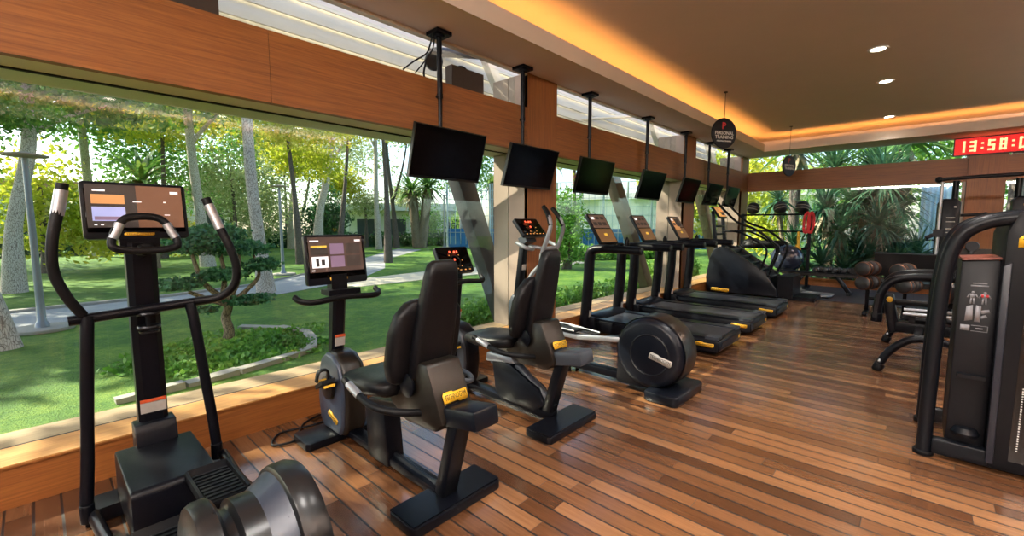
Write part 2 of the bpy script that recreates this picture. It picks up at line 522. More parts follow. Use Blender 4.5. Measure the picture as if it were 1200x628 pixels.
# right wall with its own beam and long window; wall behind the camera
struct('wall_right', MB().box((XR + .06, (YF + 8.6) / 2, 1.75), (.12, 8.6 - YF, 3.5)).box((XR + .06, 10.6, .25), (.12, 4.0, .5)).box((XR + .06, 10.6, 3.0), (.12, 4.0, .95)).box((XR + .06, 12.4, 1.6), (.12, .4, 3.2)), M['wall_r'])
struct('trim_25', MB().box((XR - .02, (YF + YB) / 2, 2.53), (.05, YB - YF, .47)), M['beam'])
struct('window_10', MB().box((XR + .06, 10.4, 1.5), (.012, 3.6, 2.05)), M['glass'])
struct('wall_front', MB().box(((XL + XR) / 2, YF - .06, 1.75), (XR - XL, .12, 3.5)), M['plaster_l'])

# outside the clerestory: white louver bank and raking steel
def louvers():
    mb = MB()
    for k in range(7):
        z = 2.84 + k * .15
        mb.prism([(XL - .86, z), (XL - .862, z + .05), (XL - .88, z + .11), (XL - .92, z + .175), (XL - .985, z + .235), (XL - 1.0, z + .228), (XL - .94, z + .17), (XL - .9, z + .105), (XL - .885, z)], -3.8, 12.7, 'y')
    return mb
struct('trim_26', louvers(), M['louver'])
def strut(name, p, q, w, d, mat): struct(name, MB().bar(p, q, d, w, up=(0, 1, 0), bev=.01), mat)
strut('trim_27', (-4.1, 3.15, 2.9), (-4.1, 4.38, -.05), .24, .2, M['strut'])
strut('trim_28', (-4.1, 6.75, 2.75), (-4.1, 8.75, -.05), .22, .2, M['strut_t'])
strut('trim_29', (-4.1, 11.0, 2.75), (-4.1, 13.1, -.05), .28, .2, M['strut_t'])
strut('trim_30', (-3.95, 3.62, 3.75), (-3.95, 4.3, 2.72), .13, .1, M['strut_w'])
strut('trim_31', (-3.95, 8.0, 3.75), (-3.95, 8.9, 2.72), .16, .1, M['strut_w'])
strut('trim_32', (-3.95, 11.0, 3.75), (-3.95, 12.1, 2.72), .2, .1, M['strut_w'])
struct('trim_33', MB().tube([(-3.9, 3.65, 3.42), (-4.25, 3.2, 3.42)], .05, 10), M['strut'])
struct('trim_34', MB().tube([(-3.85, 7.6, 3.42), (-4.3, 5.9, 3.12)], .03, 10), M['strut_w'])
# ------------------------------------------------------------------ garden outside
def lawn_mat():
    t = NT('lawn_grass')
    co = t.coord()
    a = t.noise(co, .9, 4, .6); b = t.noise(co, 9, 5, .7); c = t.noise(co, 70, 2, .6)
    f = t.math('ADD', t.math('MULTIPLY', a, .45), t.math('ADD', t.math('MULTIPLY', b, .35), t.math('MULTIPLY', c, .3)))
    t.link(t.ramp(f, [(.36, srgb('#2a500c')), (.52, srgb('#4a7a18')), (.66, srgb('#7fa030')), (.8, srgb('#b8b656'))]), t.b.inputs['Base Color'])
    t.set(Roughness=.8)
    t.bump(t.math('ADD', c, t.math('MULTIPLY', b, .7)), .9, .05)
    return t.mat
def paving_mat(n, c1, c2):
    t = NT(n); co = t.coord()
    t.link(t.mix(t.noise(co, 3, 5, .65), srgb(c1), srgb(c2)), t.b.inputs['Base Color']); t.set(Roughness=.85)
    t.bump(t.noise(co, 60, 3), .3, .01)
    return t.mat
def bark_mat(n, c1, c2, c3):
    t = NT(n); co = t.coord()
    v = t.node('ShaderNodeTexVoronoi', feature='DISTANCE_TO_EDGE'); mp = t.node('ShaderNodeMapping'); mp.inputs['Scale'].default_value = (8, 8, 2.2)
    wv = t.noise(co, 3, 3, .6, out=1)
    ad = t.node('ShaderNodeVectorMath', operation='MULTIPLY_ADD'); t.link(wv, ad.inputs[0]); ad.inputs[1].default_value = (.09, .09, .09); t.link(co, ad.inputs[2])
    t.link(ad.outputs[0], mp.inputs[0]); t.link(mp.outputs[0], v.inputs['Vector'])
    n1 = t.noise(co, 2.0, 4, .6)
    base = t.mix(n1, srgb(c1), srgb(c2))
    t.link(t.mix(t.ramp(v.outputs[0], [(.0, (1, 1, 1, 1)), (.11, (0, 0, 0, 1))]), base, srgb(c3)), t.b.inputs['Base Color'])
    t.set(Roughness=.9); t.bump(v.outputs[0], .5, .02)
    return t.mat
def leaf_mat(n, c1, c2, c3, tr=.35):
    t = NT(n); co = t.coord()
    f = t.math('ADD', t.math('MULTIPLY', t.noise(co, .7, 3), .6), t.math('MULTIPLY', t.noise(co, 9, 2), .4))
    col = t.ramp(f, [(.34, srgb(c1)), (.5, srgb(c2)), (.66, srgb(c3))])
    t.link(col, t.b.inputs['Base Color']); t.set(Roughness=.55)
    tl = t.node('ShaderNodeBsdfTranslucent'); t.link(col, tl.inputs[0])
    mx = t.node('ShaderNodeMixShader'); mx.inputs[0].default_value = tr
    t.link(t.b.outputs[0], mx.inputs[1]); t.link(tl.outputs[0], mx.inputs[2]); t.link(mx.outputs[0], t.out.inputs[0])
    return t.mat
M['lawn'] = lawn_mat()
M['asphalt'] = paving_mat('grey_path_paving', '#8f8f95', '#b5b2b0')
M['sand'] = paving_mat('pale_path_paving', '#cbbba2', '#e6d8be')
M['stone'] = paving_mat('bed_edge_stone', '#8a847b', '#b3aca0')
M['bark'] = bark_mat('grey_pine_bark', '#e9ddd2', '#bcaa9c', '#6d5d54')
M['bark_d'] = bark_mat('dark_bark', '#7a6d66', '#5a504c', '#332c29')
M['bark_p'] = bark_mat('palm_bark', '#a08e78', '#75664f', '#3d3227')
M['leaf_pine'] = leaf_mat('pine_needles', '#2c5420', '#5a8c34', '#a2b448')
M['leaf_yel'] = leaf_mat('yellow_green_leaves', '#7f9c28', '#bcc438', '#ecdc58', .5)
M['leaf_mid'] = leaf_mat('mid_green_leaves', '#356a26', '#6ba03c', '#a8c45e')
M['leaf_olive'] = leaf_mat('olive_leaves', '#66784a', '#a3b274', '#dadfae')
M['leaf_dark'] = leaf_mat('dark_hedge_leaves', '#1b3d22', '#356238', '#588a48', .25)
M['leaf_bonsai'] = leaf_mat('blue_green_small_leaves', '#234a33', '#447a50', '#7fae78', .3)
M['leaf_yucca'] = leaf_mat('blue_green_blades', '#1d3f33', '#3a6a4c', '#7ea070', .25)
M['leaf_palm'] = leaf_mat('palm_fronds', '#2c5428', '#5b873c', '#a2b45c', .3)
M['frond_dry'] = leaf_mat('dry_fronds', '#6d6350', '#94886f', '#b5a98c', .2)

def cards(name, blobs, n, size, mat, parent=None, asp=.55, flat=0.0):
    """leaf mass: n leaves spread through ellipsoids (x,y,z,rx,ry,rz), denser near their skins"""
    B = np.array(blobs, float)
    vol = (B[:, 3] * B[:, 4] * B[:, 5]) ** .7
    idx = RNG.choice(len(B), n, p=vol / vol.sum())
    d = RNG.normal(size=(n, 3)); d /= np.linalg.norm(d, axis=1)[:, None]
    rad = RNG.random(n) ** .45
    lump = 1 + .28 * np.sin(d[:, 0] * 5 + idx) * np.cos(d[:, 1] * 4 + 2 * idx) + .15 * np.sin(d[:, 2] * 9)
    c = B[idx, :3] + d * (rad * lump)[:, None] * B[idx, 3:6]
    a = RNG.normal(size=(n, 3)); a[:, 2] *= (1 - flat); a /= np.linalg.norm(a, axis=1)[:, None]
    b = RNG.normal(size=(n, 3)); b -= a * (a * b).sum(1)[:, None]; b /= np.linalg.norm(b, axis=1)[:, None]
    s = size * RNG.uniform(.6, 1.3, n)[:, None]
    nn = np.cross(a, b)
    V = np.empty((n, 4, 3))
    V[:, 0] = c - a * s * .5; V[:, 1] = c + b * s * asp * .5 + nn * s * .08; V[:, 2] = c + a * s * .5; V[:, 3] = c - b * s * asp * .5 + nn * s * .08
    return quads(name, V, mat, parent)

def quads(name, V, mat, parent=None):
    n = len(V)
    me = bpy.data.meshes.new(name)
    me.vertices.add(n * 4); me.loops.add(n * 4); me.polygons.add(n)
    me.vertices.foreach_set('co', V.reshape(-1).astype(np.float32))
    me.loops.foreach_set('vertex_index', np.arange(n * 4, dtype=np.int32))
    me.polygons.foreach_set('loop_start', np.arange(0, n * 4, 4, dtype=np.int32))
    me.update(calc_edges=True)
    me.materials.append(mat)
    o = bpy.data.objects.new(name, me); COL.objects.link(o)
    if parent is not None: o.parent = parent
    return o

def blades(name, roots, mat, parent=None):
    """arching strap leaves: roots are (x,y,z,count,length,width,upness,droop)"""
    Q = []
    for (x, y, z, cnt, L, w, upn, droop) in roots:
        for k in range(cnt):
            az = random.uniform(0, 2 * PI); el = R(random.uniform(*upn)); l = L * random.uniform(.65, 1.1)
            dx, dy = math.cos(az), math.sin(az); side = Vector((-dy, dx, 0))
            p = Vector((x, y, z)); seg = 5; pts = []
            e = el
            for i in range(seg + 1):
                t = i / seg
                ww = w * (.6 + .8 * t if t < .4 else .92 * (1 - t) / .6) * .5
                pts.append((p.copy(), max(ww, .001)))
                p = p + Vector((dx * math.cos(e), dy * math.cos(e), math.sin(e))) * (l / seg)
                e -= droop * random.uniform(.6, 1.3) / seg
            for (a, wa), (b, wb) in zip(pts, pts[1:]):
                Q.append([a - side * wa, b - side * wb, b + side * wb, a + side * wa])
    return quads(name, np.array([[tuple(v) for v in q] for q in Q]), mat, parent)

GZ = -.05
struct('lawn', MB().box((-34, 14, GZ - .1), (61.2, 90, .2)), M['lawn'])
struct('ground_back', MB().box((16, 36, GZ - .1), (39, 46.6, .2)), M['lawn'])
def strip(name, left, right, mat, z=.004):
    mb = MB()
    n = len(left)
    for i in range(n - 1):
        a, b, c, d = left[i], left[i + 1], right[i + 1], right[i]
        mb.prism([a, b, c, d], GZ - .06, GZ + z, axis='z')
    struct(name, mb, mat)
strip('path', [(-11.25, -9), (-11.2, -1), (-11.4, 1.8), (-12.0, 3.6), (-13.7, 5.6), (-16.2, 8.0), (-19.4, 11.0), (-24, 15.4)],
      [(-9.35, -9), (-9.3, -1), (-9.9, 1.2), (-10.1, 3.5), (-11.2, 5.9), (-13.6, 8.2), (-16.9, 10.2), (-22.2, 15.9)], M['asphalt'], .006)
strip('path_side', [(-11.3, 5.9), (-11.6, 8.5), (-11.3, 12), (-11.5, 15)], [(-9.9, 4.3), (-9.9, 7.5), (-9.6, 11), (-9.6, 15)], M['sand'], .012)
strip('path_kerb', [(-11.42, -9), (-11.37, -1), (-11.57, 1.85), (-12.15, 3.7), (-13.85, 5.75)], [(-11.25, -9), (-11.2, -1), (-11.4, 1.8), (-12.0, 3.6), (-13.7, 5.6)], M['stone'], .05)

def tree(name, label, path, r0, r1, blobs, n, size, mat, bark, cat='tree', group=None, branches=(), asp=.5):
    b = path[0]
    t = thing(name, label, cat, (b[0], b[1], GZ), 0, group)
    loc = lambda p: (p[0] - b[0], p[1] - b[1], p[2] - GZ)
    mb = MB()
    k = len(path)
    r0, r1 = r0 * .74, r1 * .8
    rs = [r0 * 1.5] + [r0 + (r1 - r0) * i / (k - 1) for i in range(1, k)]
    mb.tube([loc((b[0], b[1], GZ - .05))] + [loc(p) for p in path[1:]], rs, 12, 6)
    for br in branches:
        q = [loc(p) for p in br[:-1]]
        mb.tube(q, [br[-1] * (1 - .6 * i / (len(q) - 1)) for i in range(len(q))], 8, 5)
    mb.build('trunk', bark, t, 60)
    if blobs:
        cards('foliage', [(*loc(q[:3]), *q[3:]) for q in blobs], n, size, mat, t, asp)
    return t

# big pines near the path
tree('pine_tree', 'rough grey pine trunk leaning out of the window\'s left edge beside the path', [(-8.1, -.35, 0), (-8.15, -.48, .8), (-8.2, -.75, 1.8), (-8.4, -1.2, 3.4), (-8.7, -1.9, 5.5)], .15, .1, [(-8.8, -2.2, 6.2, 2.4, 2.2, 1.2)], 700, .22, M['leaf_pine'], M['bark'], branches=[[(-8.13, -.4, .75), (-8.3, -.36, 1.3), (-8.5, -.36, 2.1), (-8.8, -.42, 3.2), .045]])
tree('pine_tree', 'tall grey pine trunk behind the lamp post with dark boughs high up', [(-14.7, -.4, 0), (-14.7, -.3, 1.4), (-14.5, .05, 3.2), (-14.6, .1, 5), (-14.6, .2, 8)], .2, .12, [(-15, -.6, 4.6, 1.7, 1.5, .8), (-14.2, 1.4, 4.4, 1.6, 1.3, .8), (-14.8, -.5, 6.5, 3, 3, 1.4)], 5200, .2, M['leaf_pine'], M['bark'], branches=[[(-14.5, .05, 3.4), (-14.4, .7, 3.9), (-14.3, 1.5, 4.3), .06]])
tree('pine_tree', 'white barked pine trunk standing on the path edge behind the clipped bush', [(-10.55, 3.4, 0), (-10.6, 3.33, 1.0), (-10.65, 3.25, 2.4), (-10.6, 3.22, 4), (-10.6, 3.2, 7)], .19, .11, [(-10.8, 3.5, 6.8, 3, 2.8, 1.4), (-11.6, 4.8, 4.6, 1.0, .9, .45)], 3600, .2, M['leaf_pine'], M['bark'], branches=[[(-10.6, 3.22, 3.9), (-11.0, 4.0, 4.2), (-11.6, 4.8, 4.5), .05]])
tree('pine_tree', 'grey pine trunk seen above the left machine\'s screen between the two pale trunks', [(-18.9, 4.2, 0), (-18.9, 4.05, 2), (-19, 3.95, 4), (-19, 3.9, 8)], .24, .15, [(-19.3, 3.4, 5.6, 1.9, 1.9, .8), (-18.8, 5.4, 6.3, 2.2, 1.8, 1.0), (-19.3, 2.6, 7.5, 3, 2.5, 1.3)], 5200, .22, M['leaf_pine'], M['bark'], branches=[[(-19, 3.95, 4.3), (-18.9, 4.6, 5.2), (-18.8, 5.4, 6.1), .08]])
tree('pine_tree', 'leaning grey pine trunk above the bike\'s colour screen', [(-21.3, 9.2, 0), (-21.2, 9.35, 2), (-21, 9.8, 4.2), (-20.9, 10.2, 8)], .27, .16, [(-21.3, 9.4, 6.5, 2.2, 2, .9), (-20.8, 11.2, 6.9, 2.2, 1.8, .9), (-21.3, 8.2, 8.2, 2.6, 2.4, 1.2)], 5200, .22, M['leaf_pine'], M['bark'], branches=[[(-21, 9.8, 4.2), (-20.9, 10.5, 5.4), (-20.8, 11.2, 6.6), .08]])
tree('pine_tree', 'slim pale pine trunk left of the forked one beyond the path bend', [(-24.5, 14.4, 0), (-24.5, 14.3, 3), (-24.4, 14.3, 6), (-24.4, 14.3, 10)], .2, .13, [(-24.6, 13.4, 8.2, 2.6, 2.4, 1.0), (-24.1, 15.6, 8.8, 2.4, 2.2, 1.1)], 4200, .24, M['leaf_pine'], M['bark'], branches=[[(-24.4, 14.3, 6), (-24.6, 13.7, 7.3), (-24.8, 12.6, 8.2), .07]])
tree('pine_tree', 'forked dark trunk beyond the path just left of the palm', [(-25.5, 16.3, 0), (-25.5, 16.1, 2.5), (-25.3, 15.7, 5), (-25.3, 15.4, 9)], .2, .12, [(-25.4, 15.4, 7.8, 2.2, 2, 1.0), (-25.2, 17.2, 7.6, 2, 1.8, .9)], 4000, .24, M['leaf_mid'], M['bark_d'], branches=[[(-25.5, 16.1, 3), (-25.3, 16.7, 5), (-25.2, 17.2, 7.4), .1]])
tree('pine_tree', 'thin grey trunk behind the first machine\'s screen near the far hedge', [(-28.5, 1.9, 0), (-28.5, 1.85, 3), (-28.4, 1.8, 6), (-28.4, 1.8, 10)], .26, .16, [(-28.4, 1.2, 7.4, 2.6, 2.6, 1.2), (-28, 3.4, 6.4, 2.4, 2, 1.0)], 4200, .26, M['leaf_mid'], M['bark'])
tree('pine_tree', 'pair of pale trunks beneath the first hanging screen beyond the pool fence', [(-23.5, 20.4, 0), (-23.5, 20.3, 3), (-23.3, 20.2, 6), (-23.3, 20.2, 9)], .25, .16, [(-23.4, 19.6, 7.6, 2.4, 2.2, 1.0), (-23, 21.6, 8, 2.4, 2.2, 1.1)], 4000, .25, M['leaf_pine'], M['bark'], branches=[[(-23.5, 20.4, 0), (-23.2, 20.9, 2.5), (-23, 21.6, 6), .2]])
tree('slender_tree', 'thin double trunk in front of the white pavilion', [(-29, 10.9, 0), (-28.9, 10.9, 2), (-28.9, 11.2, 4), (-28.8, 11.4, 6)], .22, .1, [(-28.9, 11.3, 5.6, 1.9, 2.1, 1.4)], 3000, .24, M['leaf_yel'], M['bark'], branches=[[(-29, 10.9, .4), (-28.9, 11.6, 2), (-28.9, 12.2, 4.4), .16]])
tree('slender_tree', 'small light trunk with round yellow green crown left of the palm', [(-26.6, 13.2, 0), (-26.6, 13.1, 1.6), (-26.6, 13.2, 3.2)], .15, .09, [(-26.6, 13.2, 4.0, 1.5, 1.5, 1.1)], 2600, .2, M['leaf_yel'], M['bark'])
# leafy trees filling the garden behind
BG = [
 ('bright yellow green bush tree behind the lamp post', (-20, .2), 3.0, [(-20, .2, 2.0, 1.5, 1.4, 1.7), (-20.4, 1.4, 1.4, 1.0, 1.0, 1.3)], 4200, .2, 'leaf_yel'),
 ('pale feathery olive tree seen past the white trunk', (-24, 6.5), 4.2, [(-24, 6.5, 3.4, 2.2, 2.4, 1.8), (-24, 8.2, 2.6, 1.4, 1.4, 1.4)], 5200, .17, 'leaf_olive'),
 ('dark round evergreen beside the bike\'s colour screen', (-23.5, 10.7), 2.2, [(-23.5, 10.7, 1.6, 1.3, 1.3, 1.7)], 3600, .2, 'leaf_dark'),
 ('broad green tree at the far left over the lawn', (-27, -4), 4, [(-27, -4, 5, 4, 3.5, 3.2), (-26, -1, 6.5, 2.5, 2.5, 2)], 6500, .28, 'leaf_mid'),
 ('tall green tree behind the first machine\'s screen', (-33, 5), 4, [(-33, 5, 5.2, 3.6, 3.2, 3), (-33, 2, 8, 3.5, 3, 2.4)], 6500, .3, 'leaf_mid'),
 ('yellow leaved tree high above the clipped bush', (-25, 3.9), 5.5, [(-25, 4.2, 6.0, 2.4, 2.6, 1.3), (-24.5, 6.2, 6.8, 2, 2, 1.1)], 4600, .22, 'leaf_yel'),
 ('large grey green tree beyond the pavilion roof', (-38, 14), 5, [(-38, 14, 7.5, 4.5, 4.5, 3.4), (-37, 19, 8, 4, 4, 3)], 6500, .32, 'leaf_olive'),
 ('tall dark tree beyond the pool fence under the first hanging screen', (-30, 26), 5, [(-30, 26, 7, 4, 4, 3.5), (-27, 28, 9, 3.5, 3.5, 2.5)], 6000, .32, 'leaf_pine'),
 ('yellow leaved tree high to the right of the first hanging screen', (-22, 10.6), 6, [(-22, 11.5, 7.2, 2, 2.2, 1.2), (-23, 13, 8.8, 2.4, 2.4, 1.2)], 4200, .24, 'leaf_yel'),
 ('green tree beyond the far hedge behind the white trunk', (-34, 9), 4, [(-34, 9, 4.2, 3, 3, 2.6), (-34.5, 11, 7.5, 3.4, 3.4, 2.4)], 6000, .3, 'leaf_mid'),
 ('leafy tree between the third and fourth hanging screens', (-13.6, 19.5), 4.5, [(-13.6, 19.5, 5.6, 1.8, 1.8, 1.5), (-12.6, 21.5, 6, 1.6, 1.6, 1.2)], 4600, .22, 'leaf_yel'),
 ('leafy shrub tree at the left of the second window', (-8.8, 12.3), 2.4, [(-8.8, 12.3, 1.6, .9, .6, 1.1), (-8.9, 12.1, .7, .7, .5, .7)], 4200, .12, 'leaf_mid'),
 ('light green tree beyond the third window', (-9.5, 24.5), 4, [(-9.5, 24.5, 5.2, 2.6, 2.2, 2.2), (-8.5, 23.5, 2.2, 1.5, 1.4, 1.6)], 5000, .24, 'leaf_yel'),
 ('fine leaved bright tree spreading above the path bend', (-15.5, 9.5), 5, [(-15.2, 9.2, 5.4, 1.9, 1.7, .8), (-15.8, 7.8, 4.9, 1.3, 1.2, .6), (-16, 10.8, 6.2, 1.6, 1.6, .7)], 6500, .13, 'leaf_yel'),
 ('fine leaved green tree reaching over the lamp post from the left', (-13.5, -2.6), 5, [(-13.2, -1.2, 4.3, 1.3, 1.5, .6), (-13.4, -.2, 3.6, .9, .9, .35), (-13, -2.2, 5, 1.6, 1.4, .7)], 6500, .12, 'leaf_pine'),
 ('lime green tree between the white trunk and the bike\'s colour screen', (-17.5, 6.9), 5, [(-17.5, 6.6, 5.0, 1.7, 1.5, .9), (-17.2, 5.2, 5.6, 1.3, 1.3, .6), (-17.8, 8, 3.9, 1.0, 1.0, .8)], 6500, .13, 'leaf_yel'),
 ('round light green bush at the edge of the far lawn', (-25.5, 3.2), 1.5, [(-25.5, 3.2, 1.1, 1.2, 1.6, 1.3), (-25.8, 5.0, .8, .9, 1.2, 1.0)], 4500, .16, 'leaf_yel'),
 ('pale leafy tree in front of the pavilion porch', (-27.5, 15.2), 3, [(-27.5, 15.2, 2.9, 1.4, 1.6, 1.0), (-27, 18.2, 3.6, 1.5, 1.5, 1.0)], 4200, .17, 'leaf_olive'),
 ('green shrub tree at the pavilion\'s right end', (-26.5, 19.6), 2.4, [(-26.5, 19.6, 1.6, 1.3, 1.6, 1.4), (-25.5, 22.4, 1.7, 1.2, 1.4, 1.4)], 4600, .17, 'leaf_mid'),
 ('feathery grey green bush beside the white pavilion', (-28.5, 8.8), 2, [(-28.5, 8.8, 1.8, 1.5, 1.6, 1.7)], 4000, .17, 'leaf_olive'),
]
for lab, (x, y), h, blobs, n, s, mt in BG:
    tree('leafy_tree', lab, [(x, y, 0), ((x + blobs[0][0]) / 2 + .1, (y + blobs[0][1]) / 2, blobs[0][2] * .5), (blobs[0][0], blobs[0][1], blobs[0][2] + blobs[0][5] * .4)], .16, .07, blobs, n, s, M[mt], M['bark_d'], group=None)
# trees standing left of the frame: they shade the lawn
for x, y in ((-9.5, -5.5), (-13, -9.5), (-17, -6), (-7.2, -9.5), (-14.2, -1.6), (-20, -2.5)):
    tree('pine_tree', 'broad pine shading the lawn from beyond the window\'s left edge', [(x, y, 0), (x + .1, y, 3), (x, y + .1, 7.4)], .2, .13, [(x, y, 7.8, 3.0, 3.0, 1.0), (x + .8, y + 1.8, 6.8, 2.2, 2.2, .7), (x - 1, y - 1.6, 7, 2, 2, .7)], 1500 if x == -9.5 else 3400, .34, M['leaf_pine'], M['bark'], group='shading pines')

def palm(label, x, y, h, trunks, L=2.1, n=60):
    t = thing('palm_tree', label, 'palm', (x, y, GZ))
    mb = MB(); rts = []; dry = []
    for dx, dy, hh in trunks:
        mb.tube([(dx * .2, dy * .2, -.05), (dx * .6, dy * .6, hh * .5), (dx, dy, hh)], [.36, .3, .32] if x < -6 else [.2, .15, .17], 12, 5)
        rts.append((dx, dy, hh, n, L, .22, (-10, 80), 1.3)); dry.append((dx, dy, hh - .1, 22, L * .7, .2, (-75, -25), .4))
    mb.build('trunk', M['bark_d'] if y < 19 and x > -5 else M['bark_p'], t, 60)
    blades('frond', rts, M['leaf_palm'], t)['kind'] = 'stuff'
    blades('dry_frond', dry, M['frond_dry'], t)['kind'] = 'stuff'
    return t
palm('two stemmed fan palm below the first hanging screen', -24.5, 17.4, 3.6, [(-.3, -.3, 3.6), (.4, .5, 3.9)])
palm('fan palm at the left of the second window', -16.2, 20.4, 5, [(0, 0, 5.2)], 1.7, 40)
palm('fan palm standing behind the steel strut in the first window', -23.6, 23.4, 4, [(0, 0, 4.6)], 1.5)
palm('low fan palm behind the first machine\'s right handle', -19.6, 2.6, 3.3, [(0, 0, 2.9)], 1.9, 40)

# lamp posts
def lamp(label, x, y, h, r):
    t = thing('lamp_post', label, 'lamp post', (x, y, GZ))
    MB().prism([(math.cos(a) * .34, math.sin(a) * .34) for a in [i * PI / 8 for i in range(16)]], 0, .05, 'z', .01).build('footing', M['stone'], t)
    MB().lathe([(r * 1.9, .05), (r * 1.7, .1), (r * 1.15, .14), (r, .5), (r * .75, h)], n=14).build('pole', M['pearl'], t)
    MB().lathe([(.02, h), (.24, h + .02), (.25, h + .04), (.08, h + .07), (.02, h + .09)], n=20).build('lamp_head', M['alu_w'], t)
    return t
lamp('grey lamp post with flat disc head beside the path at the window\'s left', -9.12, -.02, 2.42, .044)
lamp('thin grey lamp post on the lawn right of the white trunk', -14.0, 5.0, 2.6, .045)
lamp('thin lamp post beside the pale trunks near the pool fence', -23.2, 18.5, 3.4, .07)

# clipped cloud-pruned bush in its bed
t = thing('clipped_bush', 'small cloud pruned bush with flat foliage pads in the stone edged bed', 'bush', (-6.4, 1.56, GZ))
mb = MB()
mb.tube([(0, 0, -.03), (.03, .03, .16), (-.04, .02, .32), (.0, .05, .5), (-.02, .0, .62)], [.075, .06, .055, .05, .04], 10, 5)
for pts in ([(.0, .05, .48), (.05, .25, .66), (.0, .42, .84), (-.1, .4, 1.1)], [(0, .02, .5), (.0, -.22, .62), (.05, -.36, .7)], [(-.02, 0, .6), (-.1, .05, .85), (-.1, .02, 1.15)], [(0, .05, .55), (.05, .16, .8), (.0, .2, 1.2)], [(0, .02, .55), (0, -.2, .8), (-.05, -.3, 1.2)], [(.02, .03, .06), (.15, .12, .02), (.25, .2, -.02)], [(.02, .0, .06), (.12, -.14, .02), (.2, -.2, -.02)]):
    mb.tube(pts, [.04, .028, .022, .016][:len(pts)], 8, 5)
mb.build('trunk', M['bark_p'], t, 60)
for bl, n in ([[(-.05, -.2, 1.27, .36, .42, .14), (-.1, .26, 1.2, .32, .34, .1), (-.15, .0, 1.4, .3, .36, .1)], 4600], [[(.0, -.46, .8, .28, .3, .07), (.0, .0, .88, .28, .3, .07), (.05, .46, .98, .22, .22, .08)], 3200], [[(.1, .28, .54, .22, .28, .06), (.1, -.24, .48, .13, .14, .04)], 1500]):
    cards('foliage_pad', bl, n, .06, M['leaf_bonsai'], t, .6)
tag(cards('groundcover', [(-6.1, 1.65, GZ + .02, .75, .95, .07), (-5.6, 1.75, GZ + .02, .5, .7, .05), (-5.9, 1.0, GZ + .02, .7, .5, .07)], 9000, .07, M['leaf_mid'], None, .7), 'low leafy groundcover round the foot of the clipped bush', 'plants', kind='stuff')
edge = [(-4.9, .35), (-4.92, .85), (-4.98, 1.3), (-5.1, 1.75), (-5.25, 2.15), (-5.7, 2.35), (-6.15, 2.45), (-6.7, 2.3), (-7.1, 1.9)]
for i, (a, b) in enumerate(zip(edge, edge[1:])):
    a, b = Vector((*a, 0)), Vector((*b, 0)); m = (a + b) / 2; dd = (b - a)
    o = MB().box((0, 0, .015), (dd.length * .96, .12, .07), rot=(random.uniform(-4, 4), random.uniform(-3, 3), 0), bev=.025).build('edging_stone', M['stone'])
    o.location = (m.x, m.y, GZ); o.rotation_euler = (0, 0, math.atan2(dd.y, dd.x))
    tag(o, 'grey edging stone in the curb round the clipped bush\'s bed', 'stone', 'edging stones round the bed')

def hedge(name, label, blobs, n, s, mat): return tag(cards(name, blobs, n, s, mat, None, .65), label, 'hedge')
hedge('hedge', 'long dark clipped hedge along the far lawn behind the lamp post', [(-31, y, .45, .8, 1.5, .75) for y in np.arange(-5, 13, 1.6)], 9000, .26, M['leaf_dark'])
hedge('hedge', 'low hedge in front of the white pavilion', [(-29.2 + i * .55, 14 + i * .9, .3, .8, .9, .55) for i in range(8)], 5000, .24, M['leaf_dark'])
hedge('hedge', 'dense hedge in front of the pool fence behind the treadmills', [(-11.9 + i * .42, 14.2 + i * .62, .22, .6, .7, .34) for i in range(9)], 6500, .16, M['leaf_mid'])
hedge('low_hedge', 'low leafy hedge against the steel strut in the first window', [(-4.95, 4.3, .05, .28, .35, .2), (-5.1, 4.7, .05, .28, .35, .22), (-5.0, 3.95, .0, .2, .3, .15)], 3500, .06, M['leaf_mid'])
hedge('low_hedge', 'low leafy hedge close under the second window', [(-4.75, 5.6 + i * .55, .05, .3, .42, .22) for i in range(8)], 7000, .07, M['leaf_mid'])
hedge('low_hedge', 'low leafy hedge close under the third window', [(-4.75, 10.4 + i * .55, .2, .3, .42, .4) for i in range(5)], 5000, .08, M['leaf_mid'])

# sports court fence with blue screen
M['netting'] = surf('pale_fence_steel', '#b8c6cc', .5, .3, .08, 10)
M['blue'] = surf('blue_windscreen', '#2f78b8', .6, 0, .15, 3)
M['sky_panel'] = surf('pale_blue_panel', '#d5ecf6', .4, 0, .08, 4)
def court_fence():
    A, B = Vector((-23.5, 19.0, GZ)), Vector((-8.6, 28.6, GZ)); L = (B - A).length; d = (B - A) / L
    t = thing('court_fence', 'tall pale mesh fence round the blue sports court seen through the windows', 'fence', A, math.atan2(d.y, d.x))
    n = 12
    for i in range(n + 1): MB().cyl((L * i / n, 0, 0), (L * i / n, 0, 4.2), .07, 8).build('post', M['netting'], t)
    mb = MB()
    for z in (1.0, 1.55, 2.1, 2.65, 3.2, 3.75, 4.2): mb.box((L / 2, 0, z), (L, .035, .035))
    for i in range(n * 4): mb.box((L * (i + .5) / (n * 4), 0, 2.2), (.035, .035, 4.0))
    mb.build('mesh_panel', M['netting'], t)
    MB().box((L / 2, .06, .6), (L, .02, 1.3)).build('screen', M['blue'], t)
court_fence()
struct('court', MB().prism([(-23.3, 19.6), (-8.4, 29.2), (-14, 38), (-29, 28)], GZ - .05, GZ + .01, 'z'), M['blue'])
